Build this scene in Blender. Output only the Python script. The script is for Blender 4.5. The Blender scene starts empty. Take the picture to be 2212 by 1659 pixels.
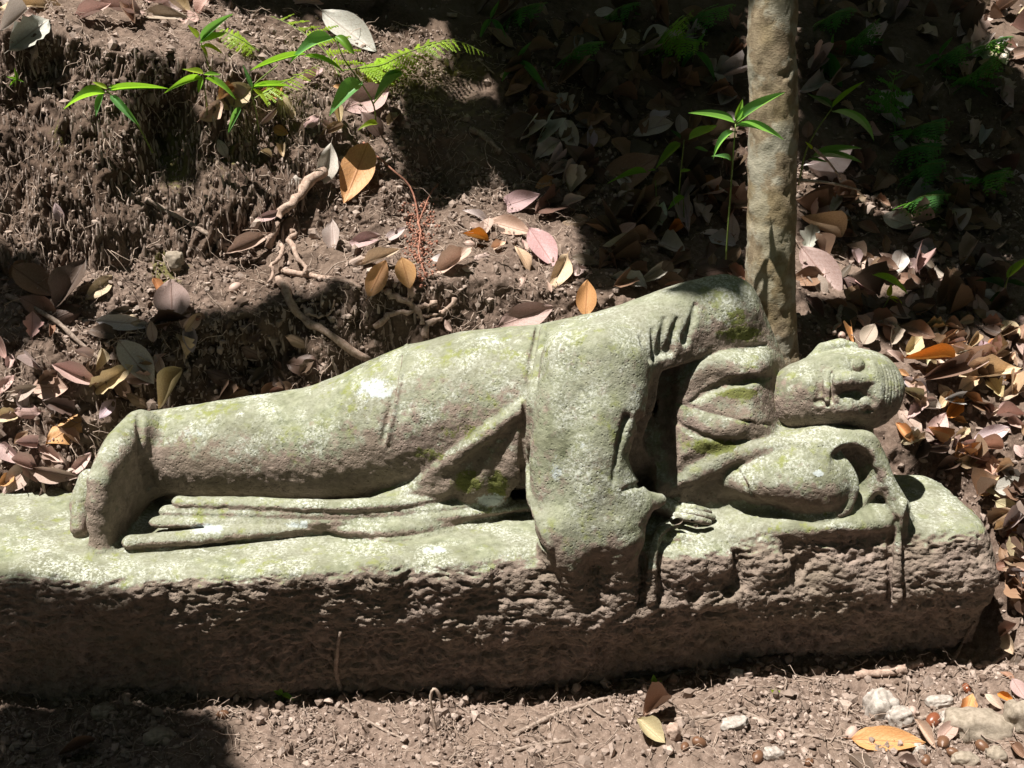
import bpy, bmesh, math, random, time
import numpy as np
from mathutils import Vector, Matrix
from mathutils.bvhtree import BVHTree

T0 = time.time()
rng = np.random.default_rng(7)
random.seed(7)
sc = bpy.context.scene
COL = sc.collection
R = math.radians

# ------------------------------------------------------------------ camera, sky, sun, exposure
CAM = np.array([0.0, -2.10, 1.47])
PITCH = R(22.0)
FPX = 1106.0 / math.tan(R(20.0))          # focal length for a picture 2212 wide, 1659 high
cam_d = bpy.data.cameras.new('camera')
cam_d.sensor_width = 36.0
cam_d.lens = 18.0 / math.tan(R(20.0))
cam_d.clip_start = 0.05
cam_d.clip_end = 500.0
cam = bpy.data.objects.new('camera', cam_d)
cam.location = CAM
cam.rotation_euler = (math.pi / 2 - PITCH, 0, 0)
COL.objects.link(cam)
sc.camera = cam

SUN_DIR = Vector((-0.30, -0.165, 0.94)).normalized()      # towards the sun
world = bpy.data.worlds.new('World')
sc.world = world
world.use_nodes = True
wn = world.node_tree
wn.nodes.clear()
wo = wn.nodes.new('ShaderNodeOutputWorld')
bg = wn.nodes.new('ShaderNodeBackground')
sky = wn.nodes.new('ShaderNodeTexSky')
sky.sky_type = 'NISHITA'
sky.sun_disc = False
sky.sun_elevation = math.asin(SUN_DIR.z)
sky.sun_rotation = math.atan2(SUN_DIR.x, SUN_DIR.y)
bg.inputs['Strength'].default_value = 0.05
wn.links.new(sky.outputs[0], bg.inputs['Color'])
wn.links.new(bg.outputs[0], wo.inputs['Surface'])

sun_d = bpy.data.lights.new('sun', 'SUN')
sun_d.energy = 5.0
sun_d.angle = R(0.53)
sun_d.color = (1.0, 0.95, 0.87)
sun = bpy.data.objects.new('sun', sun_d)
sun.rotation_euler = SUN_DIR.to_track_quat('Z', 'Y').to_euler()
COL.objects.link(sun)

sc.view_settings.view_transform = 'Standard'
sc.view_settings.look = 'None'
sc.view_settings.gamma = 1.0
sc.view_settings.exposure = 0.92
sc.view_settings.use_curve_mapping = False
sc.cycles.use_denoising = True
sc.cycles.max_bounces = 6
sc.cycles.transparent_max_bounces = 8

# ------------------------------------------------------------------ pixel helpers (2212 x 1659 picture)
CP, SP = math.cos(PITCH), math.sin(PITCH)

def ray(u, v):
    a = (u - 1106.0) / FPX
    b = (829.5 - v) / FPX
    d = np.array([a, CP + b * SP, -SP + b * CP])
    return d / np.linalg.norm(d)

def P(u, v, y):
    """the point seen at pixel u, v that lies in the plane of depth y"""
    d = ray(u, v)
    t = (y - CAM[1]) / d[1]
    return CAM + d * t

def PZ(u, v, z):
    d = ray(u, v)
    t = (z - CAM[2]) / d[2]
    return CAM + d * t

def proj(p):
    r = np.asarray(p) - CAM
    dep = r[..., 1] * CP - r[..., 2] * SP
    up = r[..., 1] * SP + r[..., 2] * CP
    return 1106 + FPX * r[..., 0] / dep, 829.5 - FPX * up / dep

# ------------------------------------------------------------------ noise on numpy points
_LAT = np.random.default_rng(3).random((32, 32, 32)).astype(np.float32)

def vnoise(p):
    """smooth value noise in -1..1 at points p (n, 3)"""
    f = np.floor(p)
    t = (p - f).astype(np.float32)
    i = f.astype(np.int64) & 31
    j = (i + 1) & 31
    t = t * t * (3 - 2 * t)
    x0, y0, z0 = i[:, 0], i[:, 1], i[:, 2]
    x1, y1, z1 = j[:, 0], j[:, 1], j[:, 2]
    tx, ty, tz = t[:, 0], t[:, 1], t[:, 2]
    L = _LAT
    a = L[x0, y0, z0] * (1 - tx) + L[x1, y0, z0] * tx
    b = L[x0, y1, z0] * (1 - tx) + L[x1, y1, z0] * tx
    c = L[x0, y0, z1] * (1 - tx) + L[x1, y0, z1] * tx
    d = L[x0, y1, z1] * (1 - tx) + L[x1, y1, z1] * tx
    a = a * (1 - ty) + b * ty
    c = c * (1 - ty) + d * ty
    return (a * (1 - tz) + c * tz) * 2 - 1

def fbm(p, octaves=3, gain=0.5):
    s = np.zeros(len(p), np.float32)
    a = 1.0
    for o in range(octaves):
        s += a * vnoise(p * (2.03 ** o) + 7.3 * o)
        a *= gain
    return s

def sstep(a, b, x):
    t = np.clip((x - a) / (b - a), 0, 1)
    return t * t * (3 - 2 * t)

# ------------------------------------------------------------------ mesh and object helpers
def mesh_np(name, V, F, smooth=True):
    V = np.ascontiguousarray(V, np.float32)
    F = np.ascontiguousarray(F, np.int32)
    n = F.shape[1]
    me = bpy.data.meshes.new(name)
    me.vertices.add(len(V))
    me.vertices.foreach_set('co', V.ravel())
    me.loops.add(F.size)
    me.loops.foreach_set('vertex_index', F.ravel())
    me.polygons.add(len(F))
    me.polygons.foreach_set('loop_start', np.arange(0, F.size, n, dtype=np.int32))
    try:
        me.polygons.foreach_set('loop_total', np.full(len(F), n, np.int32))
    except Exception:
        pass
    me.polygons.foreach_set('use_smooth', np.full(len(F), smooth))
    me.update(calc_edges=True)
    return me

def obj(name, me, mat=None, parent=None, loc=None):
    o = bpy.data.objects.new(name, me)
    COL.objects.link(o)
    if mat is not None and me is not None and len(me.materials) == 0:
        me.materials.append(mat)
    if parent is not None:
        o.parent = parent
    if loc is not None:
        o.location = loc
    return o

def empty(name, loc=(0, 0, 0)):
    o = bpy.data.objects.new(name, None)
    o.empty_display_size = 0.05
    COL.objects.link(o)
    o.location = loc
    return o

def tag(o, label=None, cat=None, group=None, kind=None):
    if label: o['label'] = label
    if cat: o['category'] = cat
    if group: o['group'] = group
    if kind: o['kind'] = kind
    return o

def attr(me, name, vals):
    a = me.attributes.new(name, 'FLOAT', 'POINT')
    a.data.foreach_set('value', np.ascontiguousarray(vals, np.float32))

def tube(points, radii, sides=7, cap=True):
    """V, F (quads) of a tube along points; radii per point"""
    pts = np.asarray(points, float)
    n = len(pts)
    rad = np.broadcast_to(np.asarray(radii, float), (n,))
    tan = np.gradient(pts, axis=0)
    tan /= np.linalg.norm(tan, axis=1)[:, None] + 1e-12
    ref = np.array([0.31, 0.22, 0.92])
    if abs(tan[0] @ ref) > 0.9:
        ref = np.array([0.9, 0.3, 0.1])
    a = np.cross(tan, ref); a /= np.linalg.norm(a, axis=1)[:, None] + 1e-12
    b = np.cross(tan, a)
    th = np.arange(sides) * 2 * math.pi / sides
    V = pts[:, None, :] + rad[:, None, None] * (np.cos(th)[None, :, None] * a[:, None, :] + np.sin(th)[None, :, None] * b[:, None, :])
    V = V.reshape(-1, 3)
    F = []
    for i in range(n - 1):
        for k in range(sides):
            k2 = (k + 1) % sides
            F.append((i * sides + k, i * sides + k2, (i + 1) * sides + k2, (i + 1) * sides + k))
    V = np.vstack([V, pts[:1], pts[-1:]])
    if cap:
        c0, c1 = len(V) - 2, len(V) - 1
        for k in range(sides):
            k2 = (k + 1) % sides
            F.append((c0, k2, k, c0)); F.append((c1, (n - 1) * sides + k, (n - 1) * sides + k2, c1))
    return V, F

def spline(pts, n):
    """Catmull-Rom through pts, n samples"""
    p = np.asarray(pts, float)
    if len(p) == 2:
        t = np.linspace(0, 1, n)[:, None]
        return p[0] * (1 - t) + p[1] * t
    q = np.vstack([2 * p[0] - p[1], p, 2 * p[-1] - p[-2]])
    t = np.linspace(0, len(p) - 1 - 1e-9, n)
    i = t.astype(int); f = (t - i)[:, None]
    p0, p1, p2, p3 = q[i], q[i + 1], q[i + 2], q[i + 3]
    return 0.5 * (2 * p1 + (p2 - p0) * f + (2 * p0 - 5 * p1 + 4 * p2 - p3) * f ** 2 + (3 * p1 - p0 - 3 * p2 + p3) * f ** 3)

def poly_mesh(name, V, F):
    """mesh from python faces, triangles may be written with a doubled last index"""
    me = bpy.data.meshes.new(name)
    FF = []
    for f in F:
        g = []
        for i in f:
            if i not in g:
                g.append(int(i))
        if len(g) > 2:
            FF.append(g)
    me.from_pydata([tuple(map(float, v)) for v in V], [], FF)
    me.polygons.foreach_set('use_smooth', np.ones(len(me.polygons), bool))
    me.update()
    return me
# ------------------------------------------------------------------ materials
class NT:
    def __init__(self, name):
        self.m = bpy.data.materials.new(name)
        self.m.use_nodes = True
        self.t = self.m.node_tree
        self.b = self.t.nodes['Principled BSDF']
        self.out = self.t.nodes['Material Output']
    def n(self, typ, **kw):
        x = self.t.nodes.new(typ)
        for k, v in kw.items():
            setattr(x, k, v)
        return x
    def l(self, a, b):
        self.t.links.new(a, b)
    def coord(self, which='Object'):
        return self.n('ShaderNodeTexCoord').outputs[which]
    def pos(self):
        return self.n('ShaderNodeNewGeometry').outputs['Position']
    def noise(self, vec, scale, detail=4, rough=0.55, dist=0.0, out='Fac'):
        x = self.n('ShaderNodeTexNoise')
        x.inputs['Scale'].default_value = scale
        x.inputs['Detail'].default_value = detail
        x.inputs['Roughness'].default_value = rough
        x.inputs['Distortion'].default_value = dist
        self.l(vec, x.inputs['Vector'])
        return x.outputs[out]
    def voro(self, vec, scale, feature='F1', out='Distance'):
        x = self.n('ShaderNodeTexVoronoi', feature=feature)
        x.inputs['Scale'].default_value = scale
        self.l(vec, x.inputs['Vector'])
        return x.outputs[out]
    def mapv(self, vec, scale):
        x = self.n('ShaderNodeMapping')
        x.inputs['Scale'].default_value = scale
        self.l(vec, x.inputs['Vector'])
        return x.outputs[0]
    def n_warp(self, p):
        x = self.n('ShaderNodeVectorMath', operation='MULTIPLY_ADD')
        nz = self.noise(p, 60, 4, 0.6, 0, 'Color')
        self.l(nz, x.inputs[0])
        x.inputs[1].default_value = (0.02, 0.02, 0.02)
        self.l(p, x.inputs[2])
        return x.outputs[0]
    def ramp(self, fac, stops):
        x = self.n('ShaderNodeValToRGB')
        e = x.color_ramp.elements
        while len(e) < len(stops):
            e.new(0.5)
        for i, (p, c) in enumerate(stops):
            e[i].position = p
            e[i].color = (c if len(c) == 4 else (*c, 1)) if isinstance(c, tuple) else (c, c, c, 1)
        self.l(fac, x.inputs[0])
        return x.outputs[0]
    def mix(self, fac, a, b, mode='MIX'):
        x = self.n('ShaderNodeMix', data_type='RGBA', blend_type=mode)
        for s, v in ((x.inputs[0], fac), (x.inputs[6], a), (x.inputs[7], b)):
            if isinstance(v, bpy.types.NodeSocket):
                self.l(v, s)
            elif isinstance(v, tuple):
                s.default_value = (*v, 1) if len(v) == 3 else v
            else:
                s.default_value = v
        return x.outputs[2]
    def math(self, op, a, b=None, clamp=False):
        x = self.n('ShaderNodeMath', operation=op, use_clamp=clamp)
        for s, v in ((x.inputs[0], a), (x.inputs[1], b)):
            if v is None: continue
            if isinstance(v, bpy.types.NodeSocket):
                self.l(v, s)
            else:
                s.default_value = v
        return x.outputs[0]
    def attr(self, name, out='Fac'):
        return self.n('ShaderNodeAttribute', attribute_name=name).outputs[out]
    def bump(self, h, strength, dist, prev=None):
        x = self.n('ShaderNodeBump')
        if isinstance(strength, bpy.types.NodeSocket):
            self.l(strength, x.inputs['Strength'])
        else:
            x.inputs['Strength'].default_value = strength
        x.inputs['Distance'].default_value = dist
        self.l(h, x.inputs['Height'])
        if prev is not None:
            self.l(prev, x.inputs['Normal'])
        return x.outputs[0]
    def done(self, color=None, rough=0.9, normal=None, spec=0.25, transl=None):
        if color is not None:
            if isinstance(color, bpy.types.NodeSocket):
                self.l(color, self.b.inputs['Base Color'])
            else:
                self.b.inputs['Base Color'].default_value = (*color, 1)
        if isinstance(rough, bpy.types.NodeSocket):
            self.l(rough, self.b.inputs['Roughness'])
        else:
            self.b.inputs['Roughness'].default_value = rough
        self.b.inputs['Specular IOR Level'].default_value = spec
        if normal is not None:
            self.l(normal, self.b.inputs['Normal'])
        if transl is not None:
            tr = self.n('ShaderNodeBsdfTranslucent')
            if isinstance(transl[1], bpy.types.NodeSocket):
                self.l(transl[1], tr.inputs['Color'])
            else:
                tr.inputs['Color'].default_value = (*transl[1], 1)
            if normal is not None:
                self.l(normal, tr.inputs['Normal'])
            ms = self.n('ShaderNodeMixShader')
            ms.inputs[0].default_value = transl[0]
            self.l(self.b.outputs[0], ms.inputs[1])
            self.l(tr.outputs[0], ms.inputs[2])
            self.l(ms.outputs[0], self.out.inputs['Surface'])
        return self.m

def mat_stone():
    k = NT('weathered_stone')
    p = k.pos()
    algae = k.attr('algae')          # 1 where green algae and lichen have grown, 0 raw brown stone
    moss = k.attr('moss')
    patch = k.attr('lichen')
    n1 = k.noise(p, 9, 5, 0.6)
    n2 = k.noise(p, 60, 5, 0.65)
    n3 = k.noise(p, 170, 4, 0.6)
    raw = k.mix(k.ramp(n2, [(0.3, 0.0), (0.7, 1.0)]), (0.135, 0.103, 0.085), (0.34, 0.265, 0.225))
    raw = k.mix(k.ramp(n1, [(0.4, 0.0), (0.75, 1.0)]), raw, (0.21, 0.17, 0.13))
    grn = k.mix(k.ramp(n2, [(0.32, 0.0), (0.68, 1.0)]), (0.145, 0.158, 0.098), (0.315, 0.33, 0.235))
    grn = k.mix(k.ramp(n1, [(0.38, 0.0), (0.62, 1.0)]), grn, k.mix(k.ramp(n3, [(0.35, 0.0), (0.65, 1.0)]), (0.19, 0.19, 0.135), (0.30, 0.305, 0.245)))
    stain = k.ramp(k.noise(k.mapv(p, (1, 1, 0.6)), 7, 5, 0.65, 0.8), [(0.47, 0.0), (0.66, 0.75)])
    grn = k.mix(stain, grn, k.mix(n2, (0.085, 0.088, 0.055), (0.19, 0.19, 0.125)))
    ros = k.ramp(k.voro(k.n_warp(p), 34), [(0.16, 1.0), (0.34, 0.0)])
    spk = k.math('MULTIPLY', k.ramp(k.noise(p, 190, 6, 0.75), [(0.47, 0.0), (0.58, 0.9)]), k.math('MAXIMUM', k.math('MULTIPLY', ros, k.ramp(k.noise(p, 8, 3), [(0.45, 0.0), (0.6, 1.0)])), k.ramp(k.noise(p, 12, 5, 0.65, 0.5), [(0.46, 0.0), (0.60, 1.0)])))
    grn = k.mix(spk, grn, (0.53, 0.55, 0.49))
    ye = k.math('MULTIPLY', k.ramp(k.noise(p, 40, 5, 0.7), [(0.52, 0.0), (0.64, 1.0)]), k.ramp(k.noise(k.mapv(p, (1.3, 1.3, 1.3)), 6, 3), [(0.45, 0.0), (0.6, 0.8)]))
    grn = k.mix(ye, grn, (0.20, 0.22, 0.06))
    edge = k.math('ADD', algae, k.math('MULTIPLY', k.math('SUBTRACT', k.noise(p, 45, 6, 0.7), 0.5), 1.3))
    col = k.mix(k.ramp(edge, [(0.38, 0.0), (0.58, 1.0)]), raw, grn)
    mo = k.math('ADD', moss, k.math('MULTIPLY', k.math('SUBTRACT', k.noise(p, 85, 6, 0.75), 0.5), 1.6))
    col = k.mix(k.ramp(mo, [(0.50, 0.0), (0.66, 0.85)]), col, k.mix(n3, (0.05, 0.06, 0.012), (0.17, 0.19, 0.035)))
    li = k.math('ADD', patch, k.math('MULTIPLY', k.math('SUBTRACT', k.noise(p, 75, 6, 0.75), 0.5), 1.2))
    col = k.mix(k.ramp(li, [(0.50, 0.0), (0.62, 0.9)]), col, k.mix(n3, (0.36, 0.40, 0.40), (0.50, 0.545, 0.55)))
    pit = k.math('MULTIPLY', k.ramp(k.voro(p, 130), [(0.0, 0.0), (0.3, 1.0)]), 0.5)
    h = k.math('ADD', k.math('MULTIPLY', n2, 1.0), k.math('ADD', k.math('MULTIPLY', n3, 0.55), pit))
    h2 = k.noise(k.mapv(p, (1, 1, 1)), 420, 3, 0.6)
    nb = k.bump(h, k.math('ADD', 0.45, k.math('MULTIPLY', k.math('SUBTRACT', 0.9, algae, True), 0.6)), 0.0048)
    nb = k.bump(h2, 0.25, 0.0015, nb)
    return k.done(col, 0.92, nb, 0.2)

def mat_soil():
    k = NT('crumbly_soil')
    p = k.pos()
    n1 = k.noise(p, 5, 4, 0.6)
    n2 = k.noise(p, 70, 6, 0.7)
    n3 = k.noise(p, 260, 4, 0.7)
    c = k.mix(k.ramp(n2, [(0.30, 0.0), (0.72, 1.0)]), (0.085, 0.058, 0.045), (0.28, 0.208, 0.17))
    c = k.mix(k.ramp(n3, [(0.55, 0.0), (0.75, 0.75)]), c, (0.46, 0.37, 0.315))
    c = k.mix(k.attr('dark_soil'), c, k.mix(1.0, c, (0.42, 0.38, 0.34), 'MULTIPLY'))
    c = k.mix(k.ramp(n1, [(0.45, 0.0), (0.7, 0.6)]), c, (0.21, 0.155, 0.12))
    mo = k.math('ADD', k.attr('moss'), k.math('MULTIPLY', k.math('SUBTRACT', k.noise(p, 60, 6, 0.75), 0.5), 1.5))
    c = k.mix(k.ramp(mo, [(0.52, 0.0), (0.68, 0.75)]), c, (0.15, 0.145, 0.045))
    nb = k.bump(n2, 0.7, 0.006)
    nb = k.bump(n3, 0.5, 0.002, nb)
    return k.done(c, 0.95, nb, 0.15)

def mat_crumb():
    k = NT('soil_crumb')
    p = k.pos()
    r = k.attr('tone')
    n3 = k.noise(p, 300, 4, 0.7)
    c = k.mix(r, (0.12, 0.083, 0.064), (0.46, 0.37, 0.32))
    c = k.mix(k.ramp(n3, [(0.4, 0.0), (0.7, 0.5)]), c, (0.24, 0.178, 0.142))
    return k.done(c, 0.95, k.bump(n3, 0.5, 0.002), 0.15)

def mat_leaf(name, dead=True, tint=None):
    k = NT(name)
    oi = k.n('ShaderNodeObjectInfo')
    base = k.attr(tint, 'Color') if tint else oi.outputs['Color']
    rnd = oi.outputs['Random']
    uv = k.n('ShaderNodeUVMap').outputs[0]
    sep = k.n('ShaderNodeSeparateXYZ'); k.l(uv, sep.inputs[0])
    a = k.math('ABSOLUTE', k.math('SUBTRACT', sep.outputs[1], 0.5))
    mid = k.ramp(a, [(0.012, 1.0), (0.035, 0.0)])
    lat = k.ramp(k.math('FRACT', k.math('SUBTRACT', k.math('MULTIPLY', sep.outputs[0], 9.0), k.math('MULTIPLY', a, 5.0))), [(0.0, 0.3), (0.10, 0.0)])
    vein = k.math('MAXIMUM', mid, lat) if dead else mid
    off = k.n('ShaderNodeVectorMath', operation='ADD')
    k.l(k.coord('Object'), off.inputs[0])
    cx = k.n('ShaderNodeCombineXYZ'); k.l(k.math('MULTIPLY', rnd, 50.0), cx.inputs[0]); k.l(cx.outputs[0], off.inputs[1])
    q = off.outputs[0]
    if dead:
        n1 = k.noise(q, 30, 4, 0.6)
        n2 = k.noise(q, 130, 5, 0.7)
        c = k.mix(k.ramp(n1, [(0.35, 0.0), (0.7, 0.55)]), base, k.mix(1.0, base, (0.60, 0.47, 0.40), 'MULTIPLY'))
        c = k.mix(k.ramp(n2, [(0.60, 0.0), (0.72, 0.7)]), c, k.mix(1.0, base, (0.40, 0.28, 0.22), 'MULTIPLY'))
        c = k.mix(k.math('MULTIPLY', vein, 0.55), c, k.mix(1.0, base, (0.52, 0.38, 0.32), 'MULTIPLY'))
        nb = k.bump(k.math('ADD', k.math('MULTIPLY', vein, -0.6), k.math('MULTIPLY', n1, 0.6)), 0.6, 0.002)
        return k.done(c, 0.52, nb, 0.4, transl=(0.14, c))
    n1 = k.noise(q, 40, 3, 0.5)
    c = k.mix(k.ramp(n1, [(0.3, 0.0), (0.7, 0.5)]), base, k.mix(1.0, base, (0.7, 0.8, 0.6), 'MULTIPLY'))
    c = k.mix(k.math('MULTIPLY', vein, 0.4), c, k.mix(1.0, base, (1.5, 1.35, 1.2), 'MULTIPLY'))
    nb = k.bump(vein, 0.3, 0.001)
    return k.done(c, 0.42, nb, 0.45, transl=(0.5, k.mix(1.0, c, (1.9, 1.7, 0.8), 'MULTIPLY')))

def mat_bark(name, c1, c2, scale=60, patch=None):
    k = NT(name)
    p = k.pos()
    n1 = k.noise(k.mapv(p, (1, 1, 0.7)), scale, 6, 0.7)
    n2 = k.noise(p, 14, 4, 0.6)
    n3 = k.noise(k.mapv(p, (1, 1, 2.2)), scale * 2.2, 4, 0.65)
    c = k.mix(k.ramp(n1, [(0.3, 0.0), (0.7, 1.0)]), c1, c2)
    if patch:
        c = k.mix(k.ramp(n2, [(0.5, 0.0), (0.58, 0.85)]), c, patch)
        c = k.mix(k.ramp(k.noise(p, 9, 3), [(0.52, 0.0), (0.62, 0.3)]), c, (0.33, 0.26, 0.12))
    nb = k.bump(n1, 0.6, 0.004)
    nb = k.bump(n3, 0.45, 0.002, nb)
    return k.done(c, 0.9, nb, 0.2)

def mat_plain(name, c1, c2, scale=150, rough=0.8, bump=0.4, spec=0.25):
    k = NT(name)
    n = k.noise(k.coord('Object'), scale, 5, 0.65)
    return k.done(k.mix(k.ramp(n, [(0.32, 0.0), (0.7, 1.0)]), c1, c2), rough, k.bump(n, bump, 0.002), spec)

M = dict(
    stone=mat_stone(), soil=mat_soil(), crumb=mat_crumb(),
    dead=mat_leaf('dry_leaf'), green=mat_leaf('green_leaf', False),
    bark=mat_bark('tree_bark', (0.17, 0.128, 0.082), (0.40, 0.325, 0.22), 70, (0.42, 0.40, 0.32)),
    twig=mat_bark('twig_bark', (0.13, 0.09, 0.068), (0.46, 0.37, 0.31), 160),
    root=mat_bark('root_bark', (0.22, 0.14, 0.105), (0.56, 0.43, 0.355), 120),
    rootlet=mat_plain('rootlet', (0.24, 0.165, 0.125), (0.58, 0.47, 0.39)),
    acorn=mat_plain('acorn_shell', (0.085, 0.040, 0.022), (0.22, 0.115, 0.065), 60, 0.38, 0.15, 0.5),
    acorn_red=mat_plain('fresh_acorn_shell', (0.14, 0.042, 0.02), (0.28, 0.10, 0.05), 60, 0.3, 0.1, 0.5),
    pale=mat_plain('pale_stone', (0.26, 0.225, 0.195), (0.52, 0.47, 0.43), 120, 0.95, 1.0),
    grey=mat_plain('grey_pebble', (0.20, 0.165, 0.125), (0.38, 0.32, 0.26), 110, 0.9, 0.7),
    stem=mat_plain('green_stem', (0.13, 0.19, 0.04), (0.26, 0.34, 0.09), 90, 0.5, 0.1),
)
# ------------------------------------------------------------------ the statue: one carved stone, shaped as a distance field and meshed
def set_field(lo, hi, h):
    """start a fresh voxel field over a box"""
    global HV, FO, FN, FD, FL, GX, GY, GZ
    HV = h; FO = np.array(lo, float)
    FN = tuple(int(math.ceil((b - a) / h)) + 1 for a, b in zip(lo, hi))
    FD = np.full(FN, 1.0, np.float32); FL = np.zeros(FN, np.int8)
    GX, GY, GZ = ((FO[i] + h * np.arange(FN[i])).astype(np.float32) for i in range(3))
set_field((-1.06, -0.14, -0.06), (0.93, 0.50, 0.80), 0.0031)
BASE, ROBE, SLEEVE, HEAD, HAND, FOOT, PILLOW = range(7)
PART_NAMES = ['base_block', 'robed_body', 'sleeve', 'head', 'hand', 'foot', 'arm_cushion']

def box(lo, hi):
    i = np.clip(np.floor((np.asarray(lo) - FO) / HV).astype(int), 0, np.array(FN))
    j = np.clip(np.ceil((np.asarray(hi) - FO) / HV).astype(int) + 1, 0, np.array(FN))
    sl = tuple(slice(a, b) for a, b in zip(i, j))
    return sl, GX[sl[0]][:, None, None], GY[sl[1]][None, :, None], GZ[sl[2]][None, None, :]

def add(fn, lo, hi, part, k=0.01):
    m = k + 3 * HV
    sl, X, Y, Z = box(np.asarray(lo) - m, np.asarray(hi) + m)
    d = fn(X, Y, Z)
    c = FD[sl]
    L = FL[sl]
    L[d < c] = part
    hh = np.clip(0.5 + 0.5 * (c - d) / k, 0, 1)
    FD[sl] = c * (1 - hh) + d * hh - k * hh * (1 - hh)

def cut(fn, lo, hi, k=0.008):
    m = k + 3 * HV
    sl, X, Y, Z = box(np.asarray(lo) - m, np.asarray(hi) + m)
    d = -fn(X, Y, Z)
    c = FD[sl]
    hh = np.clip(0.5 - 0.5 * (c - d) / k, 0, 1)
    FD[sl] = c * (1 - hh) + d * hh + k * hh * (1 - hh)

def ell(c, r, axes=None):
    c = np.asarray(c, np.float32); r = np.asarray(r, np.float32)
    A = np.eye(3, dtype=np.float32) if axes is None else np.asarray(axes, np.float32)
    def f(X, Y, Z):
        x, y, z = X - c[0], Y - c[1], Z - c[2]
        k0 = 0; k1 = 0
        for i in range(3):
            w = A[i, 0] * x + A[i, 1] * y + A[i, 2] * z
            k0 = k0 + (w / r[i]) ** 2
            k1 = k1 + (w / r[i] ** 2) ** 2
        k0 = np.sqrt(k0); k1 = np.sqrt(k1) + 1e-9
        return k0 * (k0 - 1) / k1
    m = float(r.max())
    return f, c - m, c + m

def axes_from(xd, up=(0, 0, 1)):
    a = np.asarray(xd, float); a = a / np.linalg.norm(a)
    b = np.cross(np.asarray(up, float), a); b /= np.linalg.norm(b)
    return np.array([a, b, np.cross(a, b)])

def chain(pts, rad, flat=1.0):
    """capsules along a polyline; flat < 1 squashes it in z"""
    p = np.asarray(pts, np.float32); n = len(p)
    r = np.broadcast_to(np.asarray(rad, np.float32), (n,))
    s = np.array([1, 1, 1 / flat], np.float32)
    def f(X, Y, Z):
        best = None
        for i in range(n - 1):
            a = p[i] * s; b = p[i + 1] * s
            ab = b - a; L2 = float(ab @ ab) + 1e-9
            x, y, z = X - a[0], Y - a[1], Z * s[2] - a[2]
            t = np.clip((x * ab[0] + y * ab[1] + z * ab[2]) / L2, 0, 1)
            d = np.sqrt((x - t * ab[0]) ** 2 + (y - t * ab[1]) ** 2 + (z - t * ab[2]) ** 2) - (r[i] + (r[i + 1] - r[i]) * t)
            best = d if best is None else np.minimum(best, d)
        return best * (flat if flat < 1 else 1)
    m = float(r.max())
    return f, p.min(0) - m, p.max(0) + m

def fsample(p):
    q = (np.asarray(p) - FO) / HV
    i = np.clip(np.rint(q).astype(int), 1, np.array(FN) - 2)
    return FD[i[..., 0], i[..., 1], i[..., 2]]

def hit(u, v, ymax=0.5):
    d = ray(u, v)
    t = np.arange(1.75, 3.3, 0.0025)
    p = CAM + d * t[:, None]
    inside = np.all((p > FO) & (p < FO + HV * (np.array(FN) - 1)), axis=1)
    s = np.where(inside, fsample(p), 1.0)
    w = np.nonzero(s < 0)[0]
    if len(w) == 0:
        return P(u, v, 0.15)
    return p[w[0]]

def fnormal(p):
    i = np.clip(np.rint((np.asarray(p) - FO) / HV).astype(int), 3, np.array(FN) - 4)
    g = np.array([FD[i[0] + 2, i[1], i[2]] - FD[i[0] - 2, i[1], i[2]],
                  FD[i[0], i[1] + 2, i[2]] - FD[i[0], i[1] - 2, i[2]],
                  FD[i[0], i[1], i[2] + 2] - FD[i[0], i[1], i[2] - 2]])
    return g / (np.linalg.norm(g) + 1e-9)

def snapped(px, n=None, lift=0.0):
    px = np.asarray(px, float)
    if n:
        px = spline(px, n)
    out = []
    for u, v in px:
        h = hit(u, v)
        out.append(h + fnormal(h) * lift)
    out = np.array(out)
    if len(out) > 4:                       # even out jumps in depth
        k = out.copy()
        k[1:-1] = 0.25 * out[:-2] + 0.5 * out[1:-1] + 0.25 * out[2:]
        out = k
    return out

def ridge(px, rad, part, lift=0.0, n=10, k=0.008, flat=1.0):
    p = snapped(px, n, lift)
    r = np.interp(np.linspace(0, 1, n), np.linspace(0, 1, np.size(rad)), np.atleast_1d(rad))
    f, lo, hi = chain(p, r, flat)
    add(f, lo, hi, part, k)

def groove(px, rad, lift=0.0, n=10, k=0.005, flat=1.0):
    p = snapped(px, n, lift)
    r = np.interp(np.linspace(0, 1, n), np.linspace(0, 1, np.size(rad)), np.atleast_1d(rad))
    f, lo, hi = chain(p, r, flat)
    cut(f, lo, hi, k)

TOPZ = 0.31
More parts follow.
